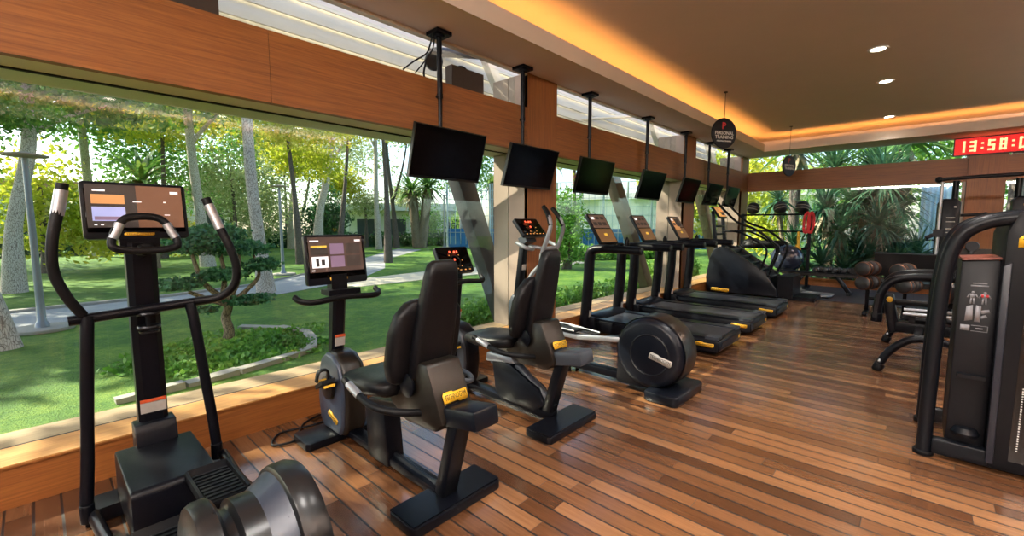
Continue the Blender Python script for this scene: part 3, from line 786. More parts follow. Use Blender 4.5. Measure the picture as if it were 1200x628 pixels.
# white pavilion and long white building behind
M['render_w'] = surf('white_render', '#e4dfd6', .8, 0, .04, 2)
M['win_dark'] = surf('dark_window', '#39424a', .25, 0, .2, 3)
M['roof_t'] = surf('terracotta_roof', '#b98a66', .8, 0, .15, 3)
def pavilion(label, loc, rz, w, dpt, h, roof, nwin):
    t = thing('pavilion', label, 'building', loc, rz)
    MB().box((0, dpt / 2, h / 2), (w, dpt, h), bev=.02).build('wall', M['render_w'], t)
    MB().prism([(-w / 2 - .6, h), (w / 2 + .6, h), (w / 2 + .6, h + .22), (w / 2 - .6, h + .6), (-w / 2 + .6, h + .6), (-w / 2 - .6, h + .22)], -1.2, dpt + .4, 'y').build('roof', M[roof], t)
    for i in range(nwin):
        x = -w / 2 + (i + .5) * w / nwin
        f = MB().box((x, -.03, h * .48), (w / nwin * .7, .08, h * .62), bev=.01).build('window', M['render_w'], t)
        MB().box((x, -.075, h * .48), (w / nwin * .6, .02, h * .52)).build('pane', M['win_dark'], f)
    for i in range(nwin + 1 if nwin else 0): MB().box((-w / 2 + i * w / nwin, -1.0, h / 2), (.2, .2, h), bev=.01).build('post', M['render_w'], t)
pavilion('low white pavilion with shaded porch beyond the path bend', (-33.5, 21.5, GZ), R(48), 13, 5, 2.7, 'render_w', 5)
pavilion('pale building with tiled roof at the far left behind the hedge', (-46, 4, GZ), R(84), 16, 6, 4, 'roof_t', 6)
pavilion('long white building beyond the blue court', (-20, 44, GZ), R(20), 30, 6, 4.2, 'render_w', 0)

# planting outside the back window
def yucca(label, x, y, stems, group=None, cat='yucca'):
    t = thing('yucca_plant', label, cat, (x, y, GZ), 0, group)
    mb = MB(); rt = []; dr = []
    for dx, dy, h, n, L in stems:
        mb.tube([(dx * .3, dy * .3, -.03), (dx * .7, dy * .7, h * .5), (dx, dy, h)], [.08, .06, .055], 8, 4)
        rt.append((dx, dy, h, int(n * 1.6), L, .07, (-40, 85), .9)); dr.append((dx, dy, h - .12, n // 3, L * .75, .06, (-85, -45), .3))
    mb.build('stem', M['bark_p'], t, 60)
    blades('blade', rt, M['leaf_yucca'], t)['kind'] = 'stuff'
    blades('dry_blade', dr, M['frond_dry'], t)['kind'] = 'stuff'
yucca('bushy yucca behind the weight rack uprights', -2.6, 14.6, [(0, 0, .9, 60, .95), (.4, .2, 1.5, 60, .9), (-.5, .4, 2.2, 60, .9)])
yucca('tall spiky yucca right of the red straps', -1.5, 14.1, [(0, 0, 1.3, 80, 1.0), (.5, -.1, .8, 70, .95), (-.4, .3, 1.9, 70, 1.0), (.2, .5, .4, 60, .9)])
yucca('dense yucca with dark lower stems at the middle of the back window', -.5, 14.3, [(0, 0, 1.1, 80, 1.0), (.5, .2, .7, 70, 1.0), (-.5, .1, .6, 70, .95), (.1, .6, 1.9, 70, 1.0)])
yucca('low spiky yucca in front of the rack\'s red straps', -1.75, 13.4, [(0, 0, .5, 70, .8), (.45, .1, .35, 60, .75), (-.5, .2, .6, 60, .8)])
yucca('dark broad yucca left of the leaning stems', -.85, 13.6, [(0, 0, .7, 80, .9), (.5, .2, .5, 70, .85), (.1, .1, 1.5, 70, .95)])
yucca('upright yucca with blue green blades behind the small dumbbells', -1.15, 15.2, [(0, 0, 1.9, 90, 1.1), (.6, .3, 2.3, 90, 1.1), (-.7, .2, 1.5, 80, 1.0)])
yucca('tall yucca whose drooping leaves cross the oak beam', -.75, 14.8, [(0, 0, 2.5, 110, 1.35), (.1, .3, 1.7, 70, 1.1), (-.6, .2, 2.1, 90, 1.2)])
yucca('pale yucca rosette seen over the back beam', -1.9, 15.6, [(0, 0, 3.1, 110, 1.4), (.9, .4, 3.0, 90, 1.3)])
palm('shaggy palm above the back beam near the clock', -.5, 17.6, 4, [(0, 0, 3.9)], 2.0, 60)
palm('leafy palm seen over the beam beside the small round sign', -3.0, 16.6, 4, [(0, 0, 3.9)], 1.7, 46)
palm('palm crown at the right end of the upper back window', 1.9, 18.5, 4, [(0, 0, 4.5)], 2.0, 50)
hedge('shrub', 'leafy shrub under the railing right of the yuccas', [(.35, 13.9, .35, .5, .5, .42), (.0, 14.2, .25, .5, .5, .4)], 4200, .08, M['leaf_dark'])
tree('leafy_tree', 'yellow green tree in the corner beyond the weight rack', [(-5.5, 19, 0), (-5.4, 19, 2), (-5.4, 19, 3.4)], .14, .08, [(-5.2, 19, 3.2, 1.8, 1.5, 1.8), (-4.2, 18.5, 1.4, 1.3, 1.2, 1.2)], 4600, .2, M['leaf_yel'], M['bark_d'])
tree('leafy_tree', 'tall background tree behind the yuccas', [(-1, 24, 0), (-1, 24, 2), (-1, 24, 4)], .2, .1, [(-1, 24, 4, 4, 2, 3), (3, 26, 4.5, 3.4, 2, 3)], 6000, .3, M['leaf_mid'], M['bark'])
t = thing('railing', 'thin dark railing beyond the yuccas at the back window', 'railing', (-.45, 16.1, GZ))
for i in range(5): MB().cyl((i * .45, 0, 0), (i * .45, 0, 1.1), .018, 8).build('post', M['steel'], t)
MB().cyl((-.05, 0, 1.1), (1.85, 0, 1.1), .02, 8).cyl((-.05, 0, .75), (1.85, 0, .75), .012, 8).build('rail', M['steel'], t)
def panel():
    mb = MB()
    mb.grid(lambda u, v: (.42 * u + .18 * v * (u - .2), .03 * math.sin(u * 34) + .4 * (1 - v) ** 2 * 0, 2.6 * v), 60, 10)
    return mb
o = panel().build('corrugated_panel', M['sky_panel']); o.location = (.02, 16.6, GZ)
sm = o.modifiers.new('thick', 'SOLIDIFY'); sm.thickness = .02
tag(o, 'pale blue corrugated screen standing beyond the railing', 'panel')
# ------------------------------------------------------------------ ceiling downlights
M['lamp'] = glow('downlight_lens', (1, .86, .66, 1), 14.0)
def downlight():
    t = thing('downlight', 'round recessed downlight, nearest of the row of three on the ceiling', 'downlight', (-.5, 6.92, ZC))
    MB().lathe([(.07, -.001), (.075, -.008), (.1, -.01), (.104, -.004), (.104, .0)], n=32, cap=False).build('trim_ring', M['white'], t)
    MB().lathe([(.001, -.003), (.068, -.003), (.07, 0)], n=28, cap=False).build('lens', M['lamp'], t)
    return t
dl = downlight()
dn = [(-.5, 8.52, 'round recessed downlight, middle of the row of three on the ceiling', None), (-.57, 11.3, 'round recessed downlight nearest the back wall on the ceiling', None)]
hid = 'round recessed downlight added as fill on the ceiling outside the picture'
for x in (-.5, 1.2, 2.7):  # unseen downlights added to fill the room with light
    for y in (-2.2, -.6, 1.0, 2.6, 4.0, 6.92, 8.52, 11.3):
        if x > 0 and y > 8 or x > 0 and y == 6.92: pass
        if x == -.5 and y > 5: continue
        dn.append((x if y < 6 else x + 1.4, y, hid, 'added fill downlights outside the picture'))
spots = [(-.5, 6.92)]
for x, y, lab, g in dn:
    c = copy_tree(dl); c.location = (x, y, ZC); c['label'] = lab
    if g: c['group'] = g
    spots.append((x, y))
for x, y in spots:
    l = bpy.data.lights.new('downlight_lamp', 'SPOT'); l.energy = DOWN * (.2 if y > 11 else 1); l.color = (1, .95, .9); l.spot_size = R(112); l.spot_blend = 1.0; l.shadow_soft_size = .07
    o = bpy.data.objects.new('downlight_lamp', l); COL.objects.link(o); o.location = (x, y, ZC - .02)

# added neutral fill lights, out of view, brightening the tray ceiling
for loc, rot, sx in (((3.46, 4.2, ZS + .13), (0, R(100), 0), 14.0), ((.3, -3.1, ZS + .13), (R(100), 0, 0), 6.0)):
    l = bpy.data.lights.new('ceiling_fill', 'AREA'); l.shape = 'RECTANGLE'; l.energy = CWASH * (1.0 if sx > 10 else .25); l.color = (1, .91, .83)
    o = bpy.data.objects.new('ceiling_fill', l); COL.objects.link(o); o.location = loc; o.rotation_euler = rot
    if sx > 10: l.size = .08; l.size_y = sx
    else: l.size = sx; l.size_y = .08
# ------------------------------------------------------------------ cardio machines (all face the window, -x)
M['ui_bg'] = glow('screen_background', '#3b2c26', .55)
M['ui_bg2'] = glow('screen_brown_reflection', '#6b4a36', .32)  # brown reflection on the screen's right half, painted as a glowing tile
M['ui_warm'] = glow('screen_warm_tile', '#b5814f', .5)
M['ui_blue'] = glow('screen_blue_tile', '#8f97c4', .55)
M['ui_white'] = glow('screen_white_tile', '#d8d4d6', .6)
M['ui_plum'] = glow('screen_plum_tile', '#6f5c72', .5)
M['ui_dark'] = glow('screen_dark_tile', '#2c2623', .5)
M['ui_yellow'] = glow('screen_yellow_title', '#c9a23a', .6)
M['ui_red'] = glow('screen_red_digits', '#ff5a3c', 1.2)
M['ui_amber'] = glow('screen_amber_panel', '#c98a4a', .55)
M['logo_txt'] = surf('badge_lettering', '#3a2c10', .5, 0, .05, 30)

def badge(mb_mats_parent, o, x, y, w, h, white=False):
    """long stepped badge with the maker's word, o centre, x along the word, y up"""
    name, parent = mb_mats_parent
    F = frame(o, x, y)
    mb = MB()
    pts = [(-w * .5, h * .28), (-w * .44, h * .5), (-w * .12, h * .5), (-w * .06, h * .38), (w * .5, h * .38), (w * .5, -h * .28), (w * .44, -h * .5), (w * .12, -h * .5), (w * .06, -h * .38), (-w * .5, -h * .38)]
    mb.prism(pts, -.001, .004, 'z', M=F)
    mb.m = 1
    mb.text('TECHNOGYM', h * .62, F @ Matrix.Translation((0, 0, .0045)), .0004, bold=.0, xs=w * .9 / (h * .62 * 6.3))
    o = mb.build(name, [M['print' if white else 'yellow'], M['black' if white else 'logo_txt']], parent, None)
    o['label'] = 'white word badge' if white else 'yellow word badge'
    return o

def screen(parent, c, w, h, tilt, ui, cw=None, chin=.22, name='console'):
    """flat console facing +x, leaning back by tilt degrees; ui: list of (u0,v0,u1,v1,material) in 0..1 of the glass"""
    t = R(tilt)
    X = Vector((0, 1, 0)); Y = Vector((-math.sin(t), 0, math.cos(t)))
    F = frame(c, X, Y)
    def rr(w, h, r, k=4):
        o = []
        for cx, cy, a0 in ((w / 2 - r, h / 2 - r, 0), (-w / 2 + r, h / 2 - r, 90), (-w / 2 + r, -h / 2 + r, 180), (w / 2 - r, -h / 2 + r, 270)):
            for i in range(k + 1):
                a = R(a0 + 90 * i / k); o.append((cx + r * math.cos(a), cy + r * math.sin(a)))
        return o
    con = MB().prism(rr(w, h, .018), -.028, .012, 'z', .004, M=F).build(name, M['charcoal'], parent)
    gh = h * (1 - chin) - .018; gw = w - .028; gy = h / 2 - .012 - gh / 2
    mb = MB(); mats = [M['tv_glass']]
    mb.prism(rr(gw, gh, .006), .0115, .0135, 'z', M=F)
    for u0, v0, u1, v1, mt in ui:
        mm = M[mt]
        if mm not in mats: mats.append(mm)
        mb.m = mats.index(mm)
        a = Vector((-gw / 2 + u0 * gw, gy - gh / 2 + v0 * gh, .0142)); b = Vector((-gw / 2 + u1 * gw, gy - gh / 2 + v1 * gh, .0142))
        mb.quad([F @ Vector(p) for p in ((a.x, a.y, .0142 + .0003 * mats.index(mm)), (b.x, a.y, .0142 + .0003 * mats.index(mm)), (b.x, b.y, .0142 + .0003 * mats.index(mm)), (a.x, b.y, .0142 + .0003 * mats.index(mm)))])
    mb.build('screen', mats, con, None)
    if chin > .1: badge(('badge', con), F @ Vector((0, -h / 2 + h * chin * .48, .0125)), X, Y, min(.12, w * .3), h * chin * .32)
    return con, F

UI_LIVE = [(.02, .02, .98, .98, 'ui_bg'), (.05, .86, .2, .9, 'ui_white'), (.84, .84, .95, .9, 'ui_white'), (.06, .70, .33, .75, 'ui_yellow'), (.06, .5, .34, .69, 'ui_dark'), (.16, .52, .24, .7, 'ui_white'), (.38, .5, .63, .8, 'ui_plum'), (.67, .5, .93, .8, 'ui_dark'),
           (.06, .14, .34, .45, 'ui_white'), (.13, .18, .18, .4, 'ui_dark'), (.22, .2, .28, .36, 'ui_dark'), (.38, .14, .63, .45, 'ui_plum'), (.67, .14, .93, .45, 'ui_dark'), (.44, .64, .56, .66, 'ui_white'), (.76, .64, .8, .68, 'ui_white'), (.05, .06, .1, .09, 'ui_white'), (.72, .3, .86, .33, 'ui_white')]
UI_ELL = [(.01, .01, .5, .99, 'ui_dark'), (.5, .01, .99, .99, 'ui_bg2'), (.08, .83, .2, .87, 'ui_white'), (.06, .55, .38, .76, 'ui_warm'), (.06, .16, .38, .48, 'ui_blue'), (.15, .57, .27, .7, 'ui_dark'), (.08, .18, .36, .26, 'ui_plum'), (.2, .26, .26, .4, 'ui_dark'), (.86, .82, .95, .88, 'ui_white'), (.46, .6, .55, .62, 'ui_white'), (.46, .3, .58, .32, 'ui_white'), (.78, .6, .81, .63, 'ui_white'), (.78, .3, .84, .32, 'ui_white'), (.07, .06, .1, .09, 'ui_white'), (.13, .06, .16, .09, 'ui_white')]

def two_tone(mb, c, s):
    mb.m = 1
    return mb.box(c, s)

def led_console(parent, c, w, h, tilt):
    con, F = screen(parent, c, w, h, tilt, [], chin=.02)
    mb = MB()
    mb.lathe([(h * .18, .0135), (h * .2, .0155), (h * .22, .0135)], F @ Vector((0, -.01, 0)), F.to_3x3() @ Vector((0, 0, 1)), 24, cap=False)
    mb.build('dial_ring', M['steel'], con, None)
    for u, v in ((-.05, .3), (.02, .3), (.06, .3), (-.01, -.0)): MB().box(F @ Vector((u * w * 2, v * h, .0145)), (.014, .018, .006), rot=F.to_3x3()).build('readout_digit', M['ui_red'], con, None)
    mb = MB()
    for i in range(8):
        a = 2 * PI * i / 8
        mb.box(F @ Vector((math.cos(a) * h * .3, -.01 + math.sin(a) * h * .3, .014)), (.008, .008, .003), rot=F.to_3x3())
    for i in range(6): mb.box(F @ Vector((-w * .36 + i * w * .145, -h * .4, .014)), (.018, .008, .003), rot=F.to_3x3())
    mb.build('keypad', M['ui_amber'], con, None)
    return con

M['navy'] = surf('blue_black_moulding', '#0a0f19', .34, 0, .12, 12, spec=.28)
M['shell'] = surf('satin_graphite_shell', '#353f50', .32, .1, .08, 20)
M['collar'] = surf('window_lit_collar', '#28313f', .3, .1, .08, 20)  # blue highlight from the window put into the collar's colour
M['drum'] = surf('olive_black_drum', '#17181a', .3, .1, .1, 20)
M['print'] = surf('pale_print', '#b4b4ae', .6, 0, .05, 20)
# ---- elliptical trainer with the big touch screen (nearest)
def elliptical_live(loc):
    t = thing('elliptical_trainer', 'black elliptical trainer with wide lit touch screen at the picture\'s lower left', 'elliptical trainer', loc)
    K = M['black']
    MB().box((-.62, 0, .04), (.16, .6, .07), bev=.015).build('front_foot', K, t)
    MB().prism([(-.72, .05), (-.57, .05), (-.595, .36), (-.615, .41), (-.72, .41)], -.088, .088, 'y', .008).build('mast_base', M['charcoal'], t)
    MB().loft([[(-.7 + dx * .055 + s, dy * .062, z) for dx, dy in ((-1, -.6), (-.6, -1), (.6, -1), (1, -.6), (1, .6), (.6, 1), (-.6, 1), (-1, .6))] for z, s in ((.36, .0), (.6, .0), (.9, .005), (1.2, .02), (1.36, .03))]).build('mast', K, t)
    o = two_tone(MB().box((-.644, 0, .485), (.006, .108, .055), bev=.002), (-.644, 0, .522), (.007, .108, .016)).build('warning_label', [M['label_grey'], M['label_red']], t); o['label'] = 'grey warning sticker'
    # central cover, with light top edge
    MB().prism([(-.66, .05), (-.66, .285), (-.64, .3), (-.12, .3), (-.1, .28), (-.1, .06)], -.17, .155, 'y', .012).build('drive_cover', K, t)
    screen(t, (-.66, .0, 1.52), .415, .285, 8, UI_ELL, chin=.17)
    MB().box((-.66, 0, 1.37), (.06, .16, .1), bev=.015).build('console_bracket', K, t)
    # fixed handle loop with silver grips
    h = MB()
    h.tube([(-.5, -.055, 1.485), (-.5, .055, 1.485), (-.49, .085, 1.46), (-.47, .125, 1.37), (-.46, .12, 1.345), (-.46, .08, 1.33), (-.46, -.08, 1.33), (-.46, -.12, 1.345), (-.47, -.125, 1.37), (-.49, -.085, 1.46)], .0175, 12, 5, closed=True)
    h.tube([(-.48, 0, 1.33), (-.56, 0, 1.325), (-.66, 0, 1.31)], .03, 12, 4)
    fh = h.build('fixed_handle', M['rubber'], t, 60)
    for s in (-1, 1): MB().tube([(-.488, s * .088, 1.455), (-.473, s * .119, 1.385)], .0195, 12).build('grip_sensor', M['silver'], fh)
    # pivot bar and swinging arms
    MB().tube([(-.57, -.29, 1.005), (-.57, .29, 1.04)], .024, 14, 2).build('pivot_bar', K, t)
    for s, pts in ((-1, [(-.55, -.24, 1.03), (-.53, -.285, 1.12), (-.52, -.32, 1.24), (-.51, -.315, 1.38), (-.52, -.285, 1.53), (-.52, -.265, 1.635)]), (1, [(-.55, .2, 1.04), (-.5, .31, 1.06), (-.46, .365, 1.13), (-.44, .372, 1.22), (-.44, .35, 1.32), (-.47, .30, 1.47), (-.5, .265, 1.59)])):
        arm = MB().tube(pts, [.021] * (len(pts) - 2) + [.0225, .0225], 14, 6).build('swing_arm', M['rubber'], t, 60)
        a, b = Vector(pts[-2]), Vector(pts[-1])
        g = MB().tube([a + (b - a) * -.35, a + (b - a) * .72], .0236, 14, 2).build('grip_sensor', M['silver'], arm)
        lo = [(-.56, -.225, 1.02), (-.55, -.232, .93), (-.54, -.255, .6), (-.52, -.275, .3), (-.5, -.29, .14)] if s < 0 else [(-.56, .175, 1.03), (-.55, .185, .95), (-.545, .215, .62), (-.54, .235, .4), (-.53, .245, .23)]
        MB().tube(lo, .0255, 14, 5, ry=.022).cyl(lo[-1], Vector(lo[-1]) + Vector((.0, .0, -.09)), .028, 14, bev=.004).build('lower_arm', K, t, 60)
        # pedal rail running back to the crank
        z0 = lo[-1][2] - .07
        MB().tube([(-.5, s * .27, z0), (-.1, s * .24, z0 + .03), (.4, s * .19, .33 if s > 0 else .2), (.72, s * .17, .42 if s > 0 else .3)], .024, 12, 4, ry=.034).build('pedal_rail', K, t)
        px, pz = (.04, .25) if s > 0 else (.3, .2)
        pd = MB().prism([(px - .165, pz), (px + .165, pz + .02), (px + .165, pz + .045), (px - .13, pz + .03), (px - .175, pz + .06)], s * .115 - .085 + .0, s * .115 + .085, 'y', .008).box((px, s * .115 - .083, pz + .04), (.32, .012, .04), bev=.004).box((px, s * .115 + .083, pz + .04), (.32, .012, .04), bev=.004).build('pedal', M['rubber'], t)
        rb = MB()
        for i in range(9): rb.box((px - .12 + i * .035, s * .115, pz + .04 + i * .0018), (.012, .14, .008), bev=.002)
        rb.build('tread', M['rubber'], pd)
    # cup holder
    c = MB()
    for z in (.93, 1.0): c.lathe([(.047, z - .008), (.05, z), (.047, z + .008), (.043, z), (.047, z - .008)], (-.58, 0, 0), n=24, cap=False)
    c.lathe([(.005, .9), (.04, .9), (.043, .91)], (-.58, 0, 0), n=20, cap=False)
    c.box((-.61, 0, .965), (.05, .012, .1)).build('cup_holder', M['steel'], t)
    # stepped flywheel drum at the rear
    ax = (0, 1, 0); c0 = (.75, -.12, .36)
    MB().lathe([(.02, .0), (.15, .0), (.2, .004), (.222, .012), (.232, .03), (.232, .065), (.222, .075), (.176, .085)], c0, ax, 48).build('crank_disc', M['drum'], t)
    MB().lathe([(.19, .08), (.182, .09), (.18, .11), (.188, .118), (.203, .122), (.203, .19)], c0, ax, 48, cap=False).build('neck_ring', M['drum'], t)
    MB().lathe([(.203, .185), (.21, .197), (.235, .24), (.242, .25), (.2, .255)], c0, ax, 56, cap=False).build('flared_collar', M['collar'], t)
    MB().lathe([(.1, .25), (.242, .248), (.254, .255), (.258, .268), (.258, .315), (.246, .34), (.21, .348), (.02, .35)], c0, ax, 64).build('flywheel_cover', M['drum'], t)
    MB().box((.5, -.19, .33), (.26, .08, .085), rot=(0, -10, 4), bev=.014).cyl((.72, -.14, .36), (.72, -.2, .36), .035, 18, bev=.006).build('crank_lever', M['drum'], t)
    MB().prism([(.0, .02), (.82, .02), (.82, .1), (.55, .14), (.0, .1)], -.09, .1, 'y', .02).box((.72, .03, .04), (.2, .56, .07), bev=.015).build('rear_frame', K, t)
    return t
elliptical_live((-2.3, .365, 0))

# ---- recumbent bikes
def backrest_loft(prof):
    """rounded back pads: rows of (z, x, half width, half thickness)"""
    rings = []
    for z, x, w, d in prof:
        ring = []
        for k in range(24):
            a = 2 * PI * k / 24
            c, s = math.cos(a), math.sin(a)
            ring.append((x + math.copysign(abs(s) ** .6, s) * d, math.copysign(abs(c) ** .45, c) * w, z))
        rings.append(ring)
    return rings

def recumbent(loc, label, live):
    t = thing('recumbent_bike', label, 'exercise bike', loc)
    K = M['black']
    # local x = world x + 2.3
    def foot(x0, x1): 
        return MB().prism([(x0, -.27), (x0 + .03, -.29), (x1 - .03, -.29), (x1, -.27), (x1, .27), (x1 - .03, .29), (x0 + .03, .29), (x0, .27)], 0, .05, 'z', .008)
    foot(-.72, -.47).build('front_foot', K, t)
    foot(.46, .69).box((.575, 0, .05), (.2, .56, .012), bev=.004).build('rear_foot', K, t)
    # drum housing with satin side shells
    hp = [(-.73, .1), (-.75, .24), (-.74, .42), (-.68, .55), (-.6, .6), (-.5, .59), (-.41, .53), (-.37, .42), (-.36, .28), (-.38, .12), (-.42, .04), (-.68, .04)]
    MB().prism(hp, -.075, .075, 'y', .03, 3, ang=50).build('housing', M['bronze'] if live else K, t)
    for s in (-1, 1):
        MB().prism([(x * .93 - .05 * .93, z * .96 + .012) for x, z in hp], s * .07 - .022, s * .07 + .022, 'y', .02, 3, ang=50).build('side_shell', M['shell'] if live else M['grey'], t)
    badge(('badge', t), (-.52, -.0935, .16), (1, 0, -.35), (.35, 0, 1), .13, .045)
    for s, a in ((-1, .55), (1, -2.6)):
        cx, cz = -.56 + .0, .36
        ex, ez = cx + .15 * math.cos(a), cz + .15 * math.sin(a)
        cr = MB().lathe([(.075, 0), (.085, .012), (.08, .03), (.02, .036)], (cx, s * .085, cz), (0, s, 0), 28).bar((cx, s * .118, cz), (ex, s * .118, ez), .022, .034, up=(0, 0, 1), bev=.006).build('crank', M['steel'], t)
        pd = MB().box((ex, s * .175, ez), (.11, .09, .025), rot=(0, -30, 0), bev=.006).tube([(ex - .04, s * .14, ez + .01), (ex - .03, s * .15, ez + .075), (ex - .03, s * .2, ez + .075), (ex - .04, s * .215, ez + .01)], .008, 8, 4, ry=.02).build('pedal', M['rubber'], cr)
        for q in (-1, 1): MB().box((ex + q * .055, s * .175, ez - q * .005), (.012, .07, .016), rot=(0, -30, 0), bev=.002).build('reflector', M['yellow'], pd)
    # mast, console, handlebar tray
    mx = -.58
    MB().loft([[(x0 + dx * .04, dy * .045, z) for dx, dy in ((-1, -.6), (-.6, -1), (.6, -1), (1, -.6), (1, .6), (.6, 1), (-.6, 1), (-1, .6))] for z, x0 in ((.55, mx - .06), (.75, mx - .03), (.98, mx))]).build('mast', K, t)
    o = two_tone(MB().box((mx + .006, 0, .655), (.006, .07, .06), rot=(0, 8, 0), bev=.001), (mx + .011, 0, .695), (.006, .07, .018)).build('warning_label', [M['label_grey'], M['label_red']], t); o['label'] = 'grey warning sticker'
    if live:
        MB().box((mx, 0, 1.05), (.07, .11, .14), bev=.01).box((mx + .03, .01, 1.005), (.12, .22, .035), bev=.008).build('console_bracket', K, t)
        screen(t, (mx + .0, .0, 1.22), .415, .33, 7, UI_LIVE, chin=.22)
        MB().tube([(mx + .02, -.29, .995), (mx + .06, -.275, .975), (mx + .11, -.22, .965), (mx + .1, 0, .975), (mx + .11, .22, .965), (mx + .06, .275, .975), (mx + .0, .28, .995)], .017, 12, 5, ry=.02).build('handlebar', M['rubber'], t)
    else:
        MB().box((mx - .02, 0, 1.02), (.07, .1, .12), bev=.01).build('console_bracket', K, t)
        led_console(t, (mx - .03, .0, 1.14), .36, .25, 28)
        MB().tube([(mx + .02, -.27, .985), (mx + .1, -.22, .955), (mx + .1, 0, .965), (mx + .1, .22, .955), (mx + .02, .27, .985)], .017, 12, 5, ry=.022).build('handlebar', M['rubber'], t)
    # frame
    if live:
        MB().bar((-.46, 0, .06), (.6, 0, .045), .09, .05, bev=.012).prism([(-.14, .02), (.1, .02), (.06, .4), (-.16, .36)], -.06, .06, 'y', .02).tube([(.06, 0, .08), (.3, 0, .055), (.5, 0, .06), (.56, 0, .12)], .022, 10, 4, ry=.03).build('frame', K, t)
        MB().bar((.56, 0, .05), (.68, 0, .47), .1, .075, up=(1, 0, 0), bev=.014).build('rear_post', K, t)
    else:
        MB().bar((-.46, 0, .07), (.5, 0, .06), .1, .06, bev=.014).tube([(-.1, 0, .4), (-.08, 0, .24), (-.02, 0, .1), (.1, 0, .06)], .03, 10, 4, ry=.03).build('frame', K, t)
        MB().prism([(-.1, .38), (-.06, .12), (.0, .055), (.36, .06), (.46, .14), (.38, .24), (.1, .37)], -.055, .055, 'y', .02).build('side_panel', M['charcoal'], t)
        MB().prism([(-.12, .36), (-.11, .44), (.16, .45), (.2, .4), (.06, .385)], -.1, .1, 'y', .015).build('rail_cap', M['pearl'], t)
        MB().tube([(.14, 0, .36), (.36, 0, .22), (.5, 0, .12)], .035, 12, 3).build('brace', M['grey'], t)
        MB().bar((.45, 0, .06), (.58, 0, .5), .09, .08, up=(1, 0, 0), bev=.014).build('rear_post', K, t)
    rx = 0 if live else -.1
    MB().bar((-.12, 0, .36), (.62 + rx, 0, .5), .1, .07, bev=.012).bar((.5 + rx, 0, .485), (.88 + rx, 0, .555), .16, .1, bev=.02).build('seat_rail', M['charcoal'] if live else M['grey'], t)
    # carriage with its badge
    MB().prism([(.28 + rx, .55), (.2 + rx, .5), (.36 + rx, .415), (.62 + rx, .43), (.68 + rx, .49), (.56 + rx, .76), (.45 + rx, .76), (.37 + rx, .63)], -.11, .11, 'y', .02).build('seat_carriage', M['bronze'], t)
    badge(('badge', t), (.648 + rx, .0, .60), (0, 1, 0), (-.42, 0, .9), .15, .06)
    MB().lathe([(.0, 0), (.05, 0), (.06, .01), (.06, .02), (.02, .03)], (.42 + rx, -.115, .63), (0, -1, 0), 24).build('adjuster_knob', K, t)
    # seat cushion
    sr = []
    for x, w, z0, z1 in ((-.2, .14, .52, .555), (-.18, .18, .5, .575), (-.05, .205, .49, .59), (.12, .21, .5, .6), (.26, .19, .52, .62), (.3, .15, .54, .61)):
        sr.append([(x + rx, math.copysign(abs(math.cos(a)) ** .5, math.cos(a)) * w, (z0 + z1) / 2 + math.copysign(abs(math.sin(a)) ** .6, math.sin(a)) * (z1 - z0) / 2) for a in [2 * PI * k / 24 for k in range(24)]])
    MB().loft(sr).build('seat', M['pad'], t, 60)
    # backrest: wide cushion in front, spine with headrest behind
    xo = rx
    MB().loft(backrest_loft([(.63, .36 + xo, .17, .03), (.65, .36 + xo, .2, .05), (.74, .375 + xo, .222, .06), (.9, .41 + xo, .22, .06), (1.0, .44 + xo, .2, .055), (1.06, .455 + xo, .15, .045), (1.075, .46 + xo, .11, .03)])).build('back_cushion', M['pad'], t, 60)
    MB().loft(backrest_loft([(.63, .44 + xo, .1, .03), (.66, .44 + xo, .125, .04), (.9, .485 + xo, .122, .045), (1.05, .52 + xo, .112, .045), (1.2, .55 + xo, .092, .045), (1.255, .56 + xo, .08, .04), (1.275, .565 + xo, .06, .02)])).build('headrest_spine', M['pad'], t, 60)
    # side handles around the seat
    for s in (-1, 1):
        hd = MB().tube([(.5 + xo, s * .1, .5), (.46 + xo, s * .2, .52), (.36 + xo, s * .27, .535), (.2 + xo, s * .275, .555), (.03 + xo, s * .27, .6)], .019, 12, 6).build('side_handle', M['rubber'] if live or s < 0 else M['grey'], t, 60)
        MB().tube([(.2 + xo, s * .275, .557), (.08 + xo, s * .272, .588)], .0215, 12, 2).build('grip_sensor', M['silver'], hd)
        if s > 0: MB().tube([(.36 + xo, .2, .56), (.26 + xo, .23, .57), (.2 + xo, .31, .57), (.34 + xo, .35, .555), (.44 + xo, .29, .55)], .016, 10, 5, closed=True).build('cup_ring', M['grey'], t, 60)
    return t
recumbent((-2.3, 1.37, 0), 'recumbent bike with bright colour touch screen and one piece dark seat rail', True)
recumbent((-2.38, 2.49, 0), 'recumbent bike with small red lit console and grey wedge frame', False)

# power cable by the wall
o = MB().tube([(-3.2, 1.62, .012), (-3.12, 1.3, .012), (-3.16, 1.05, .012), (-3.02, .96, .012), (-2.98, 1.08, .012), (-3.1, 1.16, .012), (-3.2, 1.24, .014), (-3.25, 1.42, .012), (-3.1, 1.5, .012)], .008, 8, 8).build('power_cable', M['rubber'])
tag(o, 'looped black power cable on the deck beside the bike\'s front foot', 'cable')

